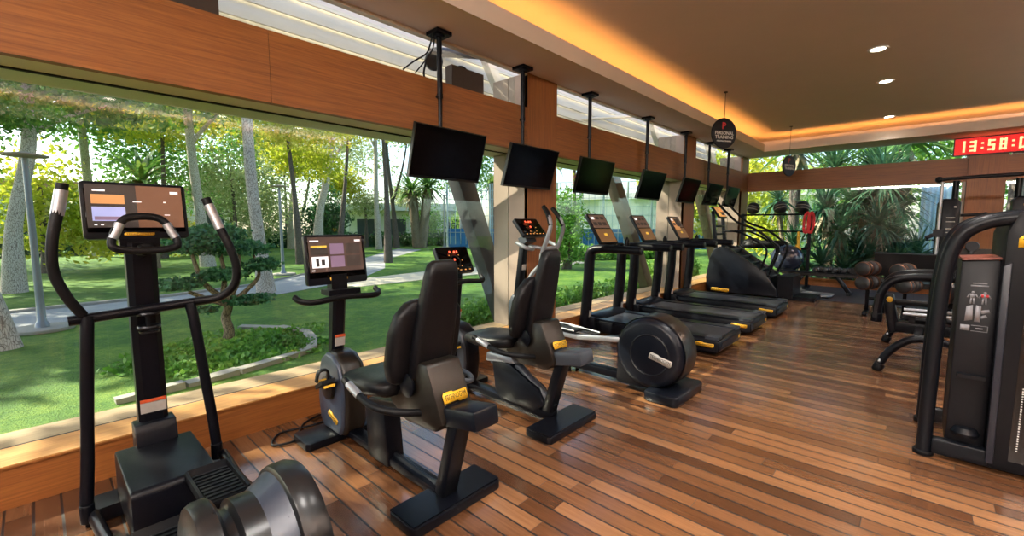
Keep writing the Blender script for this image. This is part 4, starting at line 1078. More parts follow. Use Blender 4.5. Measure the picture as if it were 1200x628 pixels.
# ---- older elliptical with the closed disc housing
def elliptical_disc(loc):
    t = thing('elliptical_trainer', 'elliptical trainer with round black disc housing and pearl grey handles', 'elliptical trainer', loc)
    K = M['black']; rp = []
    # local x = world x + 2.3 ; y = world y - 3.6
    MB().lathe([(.02, 0), (.25, .0), (.275, .008), (.296, .035), (.305, .09), (.308, .17), (.305, .25), (.29, .295), (.255, .328), (.2, .34), (.02, .34)], (.68, -.17, .365), (0, 1, 0), 64).build('disc_housing', M['navy'], t, 50)
    MB().lathe([(.309, .05), (.312, .06), (.312, .28), (.309, .29)], (.68, -.17, .365), (0, 1, 0), 64, cap=False).build('rim_band', M['bronze'], t)
    MB().prism([(.38, .05), (.38, .36), (.5, .56), (.72, .3), (.74, .05)], -.15, .15, 'y', .03).build('housing_skirt', K, t)
    MB().lathe([(.165, .0), (.172, -.003), (.18, .0)], (.7, -.171, .36), (0, 1, 0), 48, cap=False).build('face_ring', M['charcoal'], t)
    badge(('badge', t), (.8, -.1745, .34), (1, 0, -.22), (.22, 0, 1), .2, .066, white=True)
    MB().prism([(.7, -.25), (.74, -.27), (.96, -.27), (.99, -.24), (.99, .28), (.96, .31), (.74, .31), (.7, .29)], 0, .085, 'z', .015).build('rear_foot', M['charcoal'], t)
    MB().bar((-.9, 0, .07), (.6, 0, .07), .1, .07, bev=.012).box((-.85, 0, .04), (.16, .56, .07), bev=.015).build('base_rail', K, t)
    MB().prism([(-1.0, .05), (-.7, .05), (-.72, .5), (-.8, .66), (-.95, .7), (-1.0, .6)], -.1, .1, 'y', .035).build('front_housing', M['grey'], t)
    MB().bar((-.94, 0, .62), (-.84, 0, 1.3), .085, .075, up=(1, 0, 0), bev=.02).build('mast', K, t)
    o = MB().box((-.846, 0, .99), (.006, .06, .06), rot=(0, 8, 0)).build('warning_label', M['label_grey'], t); o['label'] = 'grey warning sticker'
    MB().box((-.8, 0, 1.29), (.1, .16, .08), rot=(0, -25, 0), bev=.02).build('console_bracket', M['grey'], t)
    led_console(t, (-.76, 0, 1.42), .37, .24, 42)
    MB().tube([(-.72, -.26, 1.27), (-.6, -.25, 1.22), (-.62, -.12, 1.2), (-.76, 0, 1.22), (-.62, .12, 1.2), (-.6, .25, 1.22), (-.72, .26, 1.27)], .02, 12, 6).build('fixed_handle', M['pearl'], t)
    for s in (-1, 1):
        ph = .1 if s < 0 else -.1
        up = [(-.52 + ph, s * .24, .9), (-.5 + ph, s * .245, 1.15), (-.44 + ph, s * .25, 1.3), (-.4 + ph, s * .24, 1.44), (-.46 + ph, s * .21, 1.56), (-.52 + ph, s * .2, 1.63)]
        a = MB().tube(up, [.024, .024, .022, .021, .022, .02], 12, 6).build('swing_arm', M['pearl'], t, 60)
        MB().tube(up[3:], [.0225, .0245, .0225], 12, 6).build('grip', M['rubber'], a, 60)
        MB().tube([(-.52 + ph, s * .24, 1.06), (-.66 + ph, s * .235, .92), (-.76 + ph, s * .23, .66), (-.74 + ph, s * .225, .42)], .021, 12, 6).build('lower_arm', M['pearl'], t, 60)
        z1 = .4 if s < 0 else .3
        MB().bar((-.74 + ph, s * .225, .42), (.0, s * .2, z1), .035, .045, bev=.008).bar((-.02, s * .2, z1), (.5, s * .12, .44), .035, .045, bev=.008).build('pedal_rail', M['silver'] if s < 0 else M['grey'], t)
        px = -.22
        pd = MB().prism([(px - .19, z1 + .03), (px + .19, z1 + .03), (px + .2, z1 + .055), (px - .15, z1 + .055), (px - .2, z1 + .1)], s * .15 - .085, s * .15 + .085, 'y', .008).build('pedal', M['rubber'], t)
        MB().tube([(px - .19, s * .15 - .08, z1 + .07), (px, s * .15 - .09, z1 + .07), (px + .2, s * .15 - .08, z1 + .06)], .008, 8, 3).tube([(px - .19, s * .15 + .08, z1 + .07), (px, s * .15 + .09, z1 + .07), (px + .2, s * .15 + .08, z1 + .06)], .008, 8, 3).build('pedal_rim', M['silver'], pd)
    MB().cyl((-.18, -.07, 0), (-.18, -.07, .05), .02, 12).cyl((-.18, .07, 0), (-.18, .07, .05), .02, 12).build('levelling_foot', M['rubber'], t)
    return t
elliptical_disc((-2.3, 3.6, 0))

# ---- treadmills
def treadmill(loc, label, variant=0):
    t = thing('treadmill', label, 'treadmill', loc, 0, None)
    K = M['black']
    # local x = world x + 2.4: deck from -.9 to .87
    MB().prism([(-.9, .05), (-.86, .03), (.84, .03), (.87, .06), (.87, .16), (.84, .185), (-.84, .185), (-.9, .15)], -.405, .405, 'y', .015).build('deck_frame', K, t)
    MB().box((-.03, 0, .192), (1.72, .53, .012), bev=.004).build('running_belt', M['belt'], t)
    for s in (-1, 1):
        sr = MB().box((-.02, s * .335, .197), (1.74, .13, .022), bev=.008).build('side_rail', M['charcoal'], t)
        MB().box((.79, s * .335, .2), (.14, .14, .03), bev=.01).build('end_cap', M['grey'], t)
        MB().prism([(-.9, .04), (-.66, .04), (-.7, .22), (-.86, .24)], s * .42 - .035, s * .42 + .035, 'y', .012).build('upright_foot', K, t)
        up = MB().tube([(-.85, s * .43, .1), (-.8, s * .43, .7), (-.785, s * .43, 1.02), (-.76, s * .43, 1.1), (-.68, s * .43, 1.135), (-.4, s * .43, 1.14), (-.06, s * .43, 1.135)], [.072, .072, .07, .066, .058, .053, .05], 16, 6).build('upright', K, t, 60)
        MB().cyl((-.07, s * .43, 1.135), (-.045, s * .43, 1.135), .046, 20, bev=.006).build('rail_end', M['bronze'], up)
        o = MB().box((-.766, s * .43, .27), (.01, .05, .09), rot=(0, 5, 0), bev=.003).build('warning_label', M['label_grey'], up); o['label'] = 'grey warning sticker'
    MB().box((.87, 0, .12), (.012, .6, .05), bev=.004).build('rear_panel', M['charcoal'], t)
    MB().box((.875, .31, .11), (.008, .05, .035), bev=.003).build('end_badge', M['yellow'], t)
    badge(('badge', t), (.72, -.409, .12), (1, 0, 0), (0, 0, 1), .2, .05)
    MB().cyl((.8, -.27, .165), (.8, .27, .165), .03, 16).build('rear_roller', M['steel'], t)
    MB().prism([(-.92, .06), (-.6, .06), (-.62, .2), (-.74, .25), (-.9, .24)], -.37, .37, 'y', .03).build('motor_cover', M['charcoal'], t)
    # bridge and tall console
    MB().bar((-.76, -.42, 1.1), (-.76, .42, 1.1), .09, .07, up=(0, 0, 1), bev=.02).prism([(-.82, 1.06), (-.6, 1.08), (-.58, 1.13), (-.78, 1.19), (-.86, 1.16)], -.3, .3, 'y', .02).build('bridge', K, t)
    MB().tube([(-.68, -.12, 1.13), (-.6, -.11, 1.18), (-.6, .11, 1.18), (-.68, .12, 1.13)], .018, 10, 5).build('front_handle', M['rubber'], t)
    w, h, tl = .46, .48, 32
    tt = R(tl); c = Vector((-.87, 0, 1.395))
    con, F = screen(t, c, w, h, tl, [], chin=.03)
    mb = MB(); mats = [M['ui_con'], M['ui_con2'], M['ui_white'], M['ui_yellow'], M['ui_dark'], M['ui_warm']]
    def q(u0, v0, u1, v1, m, dz=0):
        mb.m = m
        mb.quad([F @ Vector(p) for p in ((u0 * w / 2, v0 * h / 2, .0146 + dz), (u1 * w / 2, v0 * h / 2, .0146 + dz), (u1 * w / 2, v1 * h / 2, .0146 + dz), (u0 * w / 2, v1 * h / 2, .0146 + dz))])
    q(-.9, .02, .9, .92, 0); q(-.9, -.92, .9, -.04, 1)
    for i in range(3):
        q(-.75 + i * .52, .6, -.4 + i * .52, .78, 2 if i == 0 else 4, .0005); q(-.75 + i * .52, .2, -.35 + i * .52, .42, 4, .0005)
    q(-.18, -.5, .18, -.34, 3, .0005)
    if variant == 2: q(-.2, .1, .5, .75, 4, .001); q(-.8, -.2, .2, .8, 5, .0004)
    mb.build('display', mats, con, None)
    MB().bar((-.8, 0, 1.14), (-.8, 0, 1.24), .2, .06, up=(1, 0, 0), bev=.015).build('console_neck', K, t)
    bt = MB().lathe([(.005, .0), (.03, .0), (.032, .01), (.032, .09), (.02, .11), (.014, .12), (.014, .135), (.004, .138)], (-.64, .3, 1.14), n=16).build('safety_key', M['rubber'], t)
    return t
M['belt'] = surf('running_belt_rubber', '#2b2c33', .42, 0, .12, 120, .05, 400)
M['ui_con'] = glow('treadmill_display', '#6a564a', .26)
M['ui_con2'] = glow('treadmill_keypad', '#80603f', .22)
treadmill((-2.4, 5.4, 0), 'treadmill standing directly behind the black disc housing, nearest of the three')
treadmill((-2.4, 6.67, 0), 'middle treadmill of the three in a row')
treadmill((-2.4, 8.07, 0), 'treadmill next to the stair climber, last of the three', 2)

# ---- stair climber beyond the treadmills
def stair_climber(loc):
    t = thing('stair_climber', 'dark blue black stair climber with high sloping rails beyond the treadmills', 'stair climber', loc)
    # local: x = world x + 2.6 ; y = world y - 10.15
    prof = [(-.7, .04), (-.72, .35), (-.66, .75), (-.58, .95), (-.46, 1.0), (-.3, .98), (.42, .5), (.62, .2), (.66, .04)]
    for s in (-1, 1):
        MB().prism(prof, s * .36 - .04, s * .36 + .04, 'y', .02, 2).build('side_panel', M['navy'], t)
        tr = MB().bar((-.34, s * .36, 1.005), (.5, s * .36, .44), .085, .02, bev=.006).build('side_trim', M['bronze'], t)
    badge(('badge', t), (-.42, -.404, .09), (1, 0, 0), (0, 0, 1), .36, .075)
    MB().prism([(-.68, .05), (-.6, .9), (-.3, .9), (.5, .42), (.55, .05)], -.32, .32, 'y', .01).build('stair_core', M['rubber'], t)
    for i in range(5):
        x, z = .42 - i * .19, .42 + i * .125
        MB().box((x, 0, z), (.23, .64, .03), bev=.006).box((x - .11, 0, z + .06), (.012, .64, .1)).build('step', M['charcoal'], t)
    MB().box((.76, 0, .25), (.26, .72, .42), bev=.03).box((1.0, 0, .04), (.5, .66, .07), bev=.02).build('rear_landing', M['black'], t)
    for s in (-1, 1):
        MB().tube([(.45, s * .38, .42), (.62, s * .4, 1.02), (.52, s * .4, 1.12), (.2, s * .4, 1.36), (-.14, s * .38, 1.5), (-.36, s * .36, 1.7), (-.55, s * .34, 1.9)], .024, 12, 5).tube([(.3, s * .38, .5), (.42, s * .4, .95), (.3, s * .4, 1.08), (-.1, s * .4, 1.3), (-.4, s * .36, 1.32)], .02, 12, 5).build('handrail', M['black'], t, 60)
        MB().bar((-.56, s * .3, .9), (-.66, s * .3, 1.75), .05, .07, up=(1, 0, 0), bev=.01).build('upright', M['black'], t)
    br = MB()
    for z in (1.1, 1.25, 1.42): br.bar((-.6, -.32, z), (-.6, .32, z), .03, .04, bev=.006)
    br.build('cross_bar', M['black'], t)
    con, F = screen(t, (-.62, 0, 1.72), .48, .3, 35, [(.04, .04, .96, .96, 'ui_amber'), (.1, .55, .45, .9, 'ui_warm'), (.5, .2, .9, .5, 'ui_dark'), (.1, .2, .4, .4, 'ui_yellow')], chin=.04)
    return t
stair_climber((-2.6, 10.15, 0))
# ------------------------------------------------------------------ televisions on ceiling poles, signs, clock, speakers
def television(loc, label, tilt, dy=0.0, rz=0.0):
    t = thing('television', label, 'television', loc, 0, None)
    MB().box((.0, 0, -.02), (.16, .16, .03), bev=.005).cyl((0, 0, -.05), (0, 0, -.03), .05, 16).build('ceiling_plate', M['black'], t)
    MB().cyl((0, 0, -.55), (0, 0, -.04), .024, 14).cyl((0, 0, -1.05), (0, 0, -.5), .019, 14).cyl((0, 0, -.57), (0, 0, -.53), .028, 14).build('pole', M['black'], t)
    MB().cyl((0, -.04, -.56), (0, -.02, -.56), .012, 10).build('clamp_screw', M['steel'], t)
    X = Vector((math.sin(R(rz)) * -1, math.cos(R(rz)), 0)); tt = R(tilt)
    out = Vector((X.y, -X.x, 0)); Y = Vector((0, 0, 1)) * math.cos(tt) + out * math.sin(tt)
    F = frame(Vector((.075, dy, -1.065)), X, Y)
    MB().box(F @ Vector((0, 0, -.045)), (.2, .2, .04), rot=F.to_3x3(), bev=.005).bar((0, 0, -1.03), F @ Vector((0, 0, -.04)), .06, .05, bev=.006).build('tilt_bracket', M['steel'], t)
    w, h = .8, .45
    case = MB().box(F @ Vector((0, 0, 0)), (w, h, .035), rot=F.to_3x3(), bev=.006).box(F @ Vector((0, -.02, -.025)), (w * .6, h * .6, .03), rot=F.to_3x3(), bev=.01).build('case', M['tv'], t)
    MB().box(F @ Vector((0, .006, .0178)), (w - .02, h - .032, .002), rot=F.to_3x3()).build('screen', M['tv_glass'], case)
    return t
TVS = [(-3.22, 2.54, 'black television, largest in the picture, hanging from the ceiling by a cabled pole', 16, .03), (-3.25, 3.69, 'hanging black television in front of the wood clad pillar', 18, .06), (-3.24, 5.0, 'hanging black television above the nearest treadmill', 14, .02), (-3.26, 6.69, 'hanging black television between the raking steel strut and the second pillar', 17, .03),
       (-3.24, 8.2, 'hanging black television in front of the second pillar, left of the reddish screen', 17, .02), (-3.28, 9.55, 'hanging television with reddish reflection above the stair climber', 17, .08), (-3.25, 10.68, 'smallest hanging television nearest the back corner', 17, .05)]
for x, y, lab, tl, dy in TVS: television((x, y, ZS), lab, tl, dy)
o = MB().tube([(-3.2, 2.46, 3.1), (-3.22, 2.44, 3.0), (-3.22, 2.4, 2.92), (-3.26, 2.3, 2.84), (-3.34, 2.24, 2.775)], .007, 8, 6).tube([(-3.2, 2.48, 3.1), (-3.2, 2.45, 2.96), (-3.24, 2.38, 2.84), (-3.33, 2.36, 2.775)], .006, 8, 6).build('television_cable', M['rubber'])
tag(o, 'pair of black cables sagging from the first television\'s ceiling plate to the beam', 'cable')

# grey box and two round spotlights outside the clerestory
t = thing('equipment_box', 'flat grey box standing on the beam behind the first television pole', 'box', (-3.46, 3.05, 2.77))
MB().box((0, 0, .1), (.1, .42, .24), bev=.005).build('case', M['dark_t'], t)
MB().box((.052, 0, .1), (.004, .38, .2)).build('front_plate', M['dark_t'], t)
for y, z, lab in ((2.78, 3.05, 'round black spotlight left of the pair above the grey box'), (3.12, 3.0, 'round black spotlight right of the pair above the grey box')):
    t = thing('spotlight', lab, 'spotlight', (-3.62, y, z))
    MB().lathe([(.03, -.09), (.07, -.06), (.085, -.02), (.09, .03), (.085, .035), (.07, .0), (.005, -.005)], axis=(1, -.3, -.2), n=24).build('housing', M['black'], t)
    MB().tube([(0, -.09, -.02), (-.03, -.09, -.16), (-.03, .09, -.16), (0, .09, -.02)], .01, 8, 4).build('bracket', M['black'], t)

# round signs
M['sign'] = surf('sign_black', '#12141c', .45, 0, .06, 10, spec=.2)
M['sign_red'] = surf('sign_red_print', '#c8323a', .5, 0, .05, 10)
def round_sign(loc, rz, r, label, lines, hang):
    t = thing('round_sign', label, 'sign', loc, rz)
    MB().lathe([(.01, -.012), (r - .006, -.012), (r, -.006), (r, .006), (r - .006, .012), (.01, .012)], axis=(1, 0, 0), n=48).build('disc', M['sign'], t)
    F = frame((.0125, 0, 0), (0, 1, 0), (0, 0, 1))
    mb = MB()
    mb.text('P', r * .62, F @ Matrix.Translation((-r * .06, r * .46, 0)), .0012, bold=.003)
    mb.build('red_initial', M['sign_red'], t, None)
    mb = MB()
    for s, sz, y, k in lines: mb.text(s, r * sz, F @ Matrix.Translation((0, r * y, 0)), .0012, bold=.001, xs=k)
    mb.build('lettering', M['white'], t, None)
    MB().cyl((0, 0, r - .01), (0, 0, hang), .004, 8).cyl((0, 0, hang - .012), (0, 0, hang), .03, 16).build('hanger', M['steel'], t)
    return t
round_sign(SIGN1, R(-32), .235, 'larger round black sign with red initial hanging before the cove', [('PERSONAL', .31, .0, 1.0), ('TRAINING', .31, -.27, 1.0), ('PERSONAL TRAINING', .12, -.52, 1.0)], SIGN1_H)
round_sign(SIGN2, R(-22), .22, 'small round dark sign hanging in front of the back oak beam', [('PERSONAL', .3, .02, 1.0), ('TRAINING', .3, -.26, 1.0)], SIGN2_H)

# red digital clock on the back pillar
SEG = {'0': 'abcdef', '1': 'bc', '3': 'abgcd', '5': 'afgcd', '7': 'abc', '8': 'abcdefg'}
def clock():
    t = thing('digital_clock', 'red lit digital clock above the oak pillar reading 13:58:07', 'clock', (.96, YB - .16, 2.965))
    W, H = 1.14, .34
    MB().box((0, .03, 0), (W, .06, H), bev=.006).build('case', M['black'], t)
    MB().box((0, -.003, 0), (W - .03, .008, H - .03)).build('panel', M['clock_red'], t)
    mb = MB(); s = '13:58:07'; x = -.475; dw, dh, th = .095, .2, .034
    for ch in s:
        if ch == ':':
            for z in (-.045, .045): mb.box((x - .005, -.009, z), (th, .006, th))
            x += .095; continue
        cx = x + .02
        P = {'a': (0, dh / 2 - th / 2, 1), 'g': (0, 0, 1), 'd': (0, -dh / 2 + th / 2, 1), 'f': (-dw / 2 + th / 2, dh / 4, 0), 'b': (dw / 2 - th / 2, dh / 4, 0), 'e': (-dw / 2 + th / 2, -dh / 4, 0), 'c': (dw / 2 - th / 2, -dh / 4, 0)}
        for k in SEG[ch]:
            u, v, hor = P[k]
            mb.box((cx + u, -.009, v), (dw if hor else th, .006, th if hor else dh / 2 + th / 2))
        x += .15
    mb.build('digits', M['clock_digit'], t, None)
    MB().box((0, .06, .12), (.1, .06, .05)).box((-.4, .06, .0), (.06, .1, .06)).box((.4, .06, .0), (.06, .1, .06)).build('wall_bracket', M['steel'], t)
M['clock_red'] = glow('clock_bloom_panel', (.62, .012, .012, 1), .55)  # red bloom round the digits, painted as a glowing panel
M['clock_digit'] = glow('clock_led_digit', (1, .27, .13, 1), 1.8)
clock()
# ------------------------------------------------------------------ free weight corner
def ball_rack():
    t = thing('ball_rack', 'black open rack of three rails standing before the back window', 'rack', (-2.5, 11.9, 0))
    K = M['black']
    for x in (-.72, .68):
        MB().box((x, 0, .86), (.06, .06, 1.72), bev=.006).box((x, -.02, .03), (.07, .5, .06), bev=.01).build('upright', K, t)
    for z in (.91, 1.3, 1.69):
        MB().tube([(-.72, -.1, z), (.68, -.1, z)], .02, 10).tube([(-.72, .1, z), (.68, .1, z)], .02, 10).box((-.72, 0, z), (.04, .24, .03)).box((.68, 0, z), (.04, .24, .03)).build('rail_pair', K, t)
    MB().box((-.02, 0, .36), (1.4, .3, .03), bev=.005).build('bottom_shelf', K, t)
ball_rack()
M['ball'] = surf('medicine_ball_rubber', '#15161b', .42, 0, .15, 25, .15, 120)
M['ball_line'] = surf('ball_stripe', '#8f8a84', .5, 0, .1, 25)
def med_ball(x, label, rot):
    t = thing('medicine_ball', label, 'ball', (x, 11.9, 1.85), 0, None)
    MB().ball((0, 0, 0), .145, 28).build('ball', M['ball'], t)
    for a in (-.35, .1):
        MB().lathe([(.1455 * math.cos(a - .05), .1455 * math.sin(a - .05)), (.1475 * math.cos(a), .1475 * math.sin(a)), (.1455 * math.cos(a + .05), .1455 * math.sin(a + .05))], axis=(math.sin(rot) * .6, .35, math.cos(rot)), n=32, cap=False).build('stripe', M['ball_line'], t)
med_ball(-3.0, 'dark medicine ball at the left end of the rack\'s top rail', .3)
med_ball(-2.43, 'dark medicine ball in the middle of the rack\'s top rail', -.5)
med_ball(-1.99, 'dark medicine ball on the top rail next to the red straps', .1)
def gym_ball():
    t = thing('gym_ball', 'large dark blue grey exercise ball on the rack\'s bottom shelf', 'exercise ball', (-2.2, 11.72, .69))
    t.scale = (1.16, 1.16, 1.16)
    MB().ball((0, 0, 0), .27, 36, (1.05, 1, 1)).build('ball', M['gymball'], t)
    mb = MB()
    for i in range(-4, 5): mb.lathe([(.2715 * math.cos(i * .16 - .012), .27 * math.sin(i * .16 - .012)), (.2735 * math.cos(i * .16), .27 * math.sin(i * .16)), (.2715 * math.cos(i * .16 + .012), .27 * math.sin(i * .16 + .012))], axis=(.3, 0, 1), n=40, cap=False)
    mb.build('ribs', M['gymball'], t)['kind'] = 'stuff'
M['gymball'] = surf('glossy_ball_vinyl', '#2a3244', .22, 0, .1, 8, coat=.3)
gym_ball()
t = thing('dome_trainer', 'black half ball on the rack left of the exercise ball', 'balance dome', (-2.98, 11.9, .94))
MB().lathe([(.005, .2), (.1, .185), (.18, .14), (.22, .07), (.235, .03), (.235, .0), (.22, -.01), (.005, -.01)], n=32).build('dome', M['rubber'], t)
MB().lathe([(.236, .0), (.25, .0), (.25, .03), (.236, .03)], n=32, cap=False).build('base_rim', M['black'], t)
t = thing('foam_roller', 'long dark foam roller lying across the rack\'s lowest rail', 'roller', (-2.62, 11.78, 1.01))
MB().cyl((-.5, 0, 0), (.35, 0, 0), .08, 28, bev=.012).build('roller', M['rubber'], t)
MB().lathe([(.02, 0), (.05, .001), (.05, .004), (.02, .005)], (.35, 0, 0), (1, 0, 0), 24).lathe([(.02, 0), (.05, .001), (.05, .004), (.02, .005)], (-.5, 0, 0), (-1, 0, 0), 24).build('end_disc', M['grey'], t)
t = thing('strap_set', 'bright red straps looped over the rack\'s right post', 'straps', (-1.82, 11.8, 1.72))
for dx in (-.045, .035):
    MB().tube([(dx - .035, -.03, -.42), (dx - .045, -.03, -.1), (dx, -.02, .01), (dx + .045, -.03, -.1), (dx + .035, -.03, -.36), (dx, -.035, -.44)], .012, 8, 6, ry=.028, closed=True).build('strap_loop', M['red'], t, 60)
o = MB().tube([(-2.02, 11.78, 1.0), (-2.05, 11.77, .86), (-2.0, 11.77, .8), (-1.97, 11.77, .88), (-2.0, 11.78, 1.0), (-2.01, 11.79, 1.3)], .012, 8, 5, ry=.03).build('resistance_band', M['yellow'])
tag(o, 'yellow green resistance band hanging below the red straps', 'band')

def dumbbell(name, label, loc, rz, L, r, cat='dumbbell', group=None, ring=True):
    t = thing(name, label, cat, loc, rz, group)
    MB().cyl((-L / 2 + .02, 0, 0), (L / 2 - .02, 0, 0), .017, 12).lathe([(.017, -L * .18), (.021, -L * .1), (.022, 0), (.021, L * .1), (.017, L * .18)], axis=(1, 0, 0), n=12, cap=False).build('handle', M['chrome'] if ring else M['steel'], t)
    for s in (-1, 1):
        h = MB().lathe([(.01, 0), (r * .72, 0), (r * .94, r * .16), (r, r * .4), (r, r * .7), (r * .92, r * .98), (r * .7, r * 1.12), (.01, r * 1.12)], (s * (L / 2 - r * 1.12), 0, 0), (s, 0, 0), 28).build('head', M['ball'], t)
        if ring: MB().lathe([(r * 1.0, r * .3), (r * 1.03, r * .36), (r * 1.03, r * .5), (r, r * .56)], (s * (L / 2 - r * 1.12), 0, 0), (s, 0, 0), 28, cap=False).lathe([(r * .9, r * 1.02), (r * .96, r * .98), (r * .96, r * .9), (r * .9, r * .9)], (s * (L / 2 - r * 1.12), 0, 0), (s, 0, 0), 28, cap=False).build('ring', M['copper'], h)
    return t
M['copper'] = surf('bronze_ring', '#7a543c', .3, .7, .1, 20)
# low rack of small dumbbells
def low_rack():
    t = thing('dumbbell_rack', 'long low dumbbell shelf with slanted legs at the foot of the back window', 'rack', (-1.5, 11.35, 0))
    MB().box((0, 0, .42), (1.42, .34, .05), bev=.01).build('shelf', M['black'], t)
    MB().box((0, -.172, .4), (1.36, .012, .05), bev=.003).build('front_strip', M['bronze'], t)
    for s in (-1, 1):
        MB().bar((s * .28, 0, .4), (s * .52, 0, .03), .08, .06, up=(0, 1, 0), bev=.01).bar((s * .52, -.2, .025), (s * .52, .24, .025), .07, .05, bev=.01).build('leg', M['steel'], t)
low_rack()
n = 0
for j, y in enumerate((11.26, 11.45)):
    for i in range(4):
        x = -1.56 + i * .16 + j * .05
        lab = 'small dark round headed dumbbell, %s in the %s row on the low shelf' % (['leftmost', 'second from left', 'third from left', 'rightmost'][i], ['front', 'rear'][j])
        dumbbell('dumbbell', lab, (x, y, .445 + .058), PI / 2, .17, .056, group='small dumbbells on the low shelf', ring=False)
t = thing('step_box', 'square black box at the right end of the small dumbbells', 'box', (-.9, 11.35, .445))
MB().box((0, 0, .06), (.16, .2, .12), bev=.015).build('body', M['black'], t)
MB().box((0, 0, .125), (.12, .16, .012), bev=.004).build('lid', M['charcoal'], t)
t = thing('step_board', 'pale grey flat board lying on the rubber floor by the stair climber', 'board', (-1.45, 10.72, .008))
MB().prism([(-.27, -.26), (.2, -.26), (.27, -.18), (.27, .2), (.2, .26), (-.27, .26)], .02, .055, 'z', .012).build('top', M['pearl'], t)
MB().box((0, 0, .012), (.44, .44, .024), bev=.006).build('base', M['rubber'], t)

# stand with heavy round headed dumbbells
def stand():
    t = thing('dumbbell_stand', 'dark upright stand carrying the large bronze ringed dumbbells', 'rack', (-.3, 9.15, 0))
    for x in (-.26, .2):
        MB().bar((x, .12, .02), (x, .04, .8), .05, .06, up=(0, 1, 0), bev=.008).bar((x, -.25, .03), (x, .3, .03), .06, .05, bev=.01).build('upright', M['black'], t)
        for z in (.51, .735): MB().bar((x, .06, z - .045), (x, -.2, z - .045), .05, .03, bev=.005).bar((x, -.2, z - .045), (x, -.21, z + .01), .05, .02, up=(0, 1, 0), bev=.004).build('cradle', M['steel'], t)
    MB().bar((-.26, .1, .25), (.2, .1, .25), .04, .05, bev=.006).build('cross_bar', M['black'], t)
stand()
for x, z, wh in ((-.56, .755, 'upper left of four'), (-.55, .53, 'lower left of four'), (-.14, .745, 'upper right of four'), (-.06, .525, 'lower right of four')):
    dumbbell('dumbbell', 'large round headed dumbbell with bronze rings, %s on the dark stand' % wh, (x, 9.02, z), R(68), .36, .115)

# bench with a wide black pad
def pad_bench():
    t = thing('padded_bench', 'bench with wide dark brown black pad in front of the cable machine', 'bench', (0, 9.75, 0))
    MB().box((0, 0, .79), (1.06, .12, .38), rot=(8, 0, 0), bev=.03, seg=3).build('back_pad', M['pad'], t)
    MB().box((0, .28, .44), (1.0, .4, .09), bev=.025).build('seat_pad', M['pad'], t)
    for x in (-.36, .36): MB().bar((x, .1, .02), (x, .06, .7), .06, .06, up=(0, 1, 0), bev=.01).bar((x, -.25, .03), (x, .6, .03), .07, .06, bev=.01).build('leg', M['black'], t)
pad_bench()

# cable machine
def cable_machine():
    t = thing('cable_machine', 'tall black cable machine with twin weight towers in front of the oak pillar', 'cable machine', (.32, 9.9, 0))
    s = 9.9 / 9.5
    K = M['black']
    for x, w, top, sub in ((0.0, .27, 1.86, True), (.82, .32, 1.87, False)):
        tw = MB().prism([(-w / 2, .02), (-w / 2, top - .06), (-w / 2 + .05, top), (w / 2 - .05, top), (w / 2, top - .06), (w / 2, .02)], -.12, .12, 'y', .02, M=Matrix.Translation((x, 0, 0))).build('weight_tower', K if sub else M['navy'], t)
        if sub:
            for i in range(4): MB().box((x + .03, -.123, 1.56 - i * .06 - (i > 1) * .05), (.1, .004, .014)).build('printed_line', M['label_grey'], tw, None)
            MB().box((x + .07, -.123, 1.73), (.03, .004, .03)).build('printed_emblem', M['label_grey'], tw, None)
            MB().cyl((x - .1, -.15, .1), (x - .1, -.15, 2.12), .022, 14).build('chrome_post', M['silver'], t)
            MB().box((x - .1, -.16, 1.32), (.12, .1, .12), bev=.02).bar((x - .14, -.18, 1.3), (x - .24, -.2, 1.24), .05, .06, bev=.012).build('sliding_carriage', M['charcoal'], t)
        else:
            MB().lathe([(.01, 0), (.05, .002), (.05, .006), (.01, .008)], (x, -.122, 1.75), (0, -1, 0), 24).build('oval_badge', M['yellow'], tw)
    for x in (.06, .72): MB().cyl((x, 0, 1.8), (x, 0, 2.14), .04, 14).build('upper_post', K, t)
    MB().tube([(-.14, -.02, 2.17), (.4, -.02, 2.19), (1.3, -.02, 2.19)], .028, 12, 4).ball((-.14, -.02, 2.17), .05, 16).build('top_bar', K, t)
    MB().tube([(.13, -.06, 1.6), (.4, -.08, 1.61), (.68, -.06, 1.6)], .022, 10, 4).ball((.4, -.1, 1.61), .035, 14).build('cross_bar', K, t)
    MB().lathe([(.02, -.02), (.075, -.02), (.08, 0), (.075, .02), (.02, .02)], (.3, -.06, 1.12), (0, 1, 0), 24).bar((.3, -.06, 1.1), (.3, -.06, .85), .05, .03, up=(0, 1, 0), bev=.005).build('pulley', M['steel'], t)
    MB().box((.4, 0, .04), (1.3, .5, .08), bev=.015).build('base', K, t)
    MB().box((.42, .14, .55), (.5, .04, 1.05), bev=.01).build('lower_shroud', M['bronze'], t)
cable_machine()

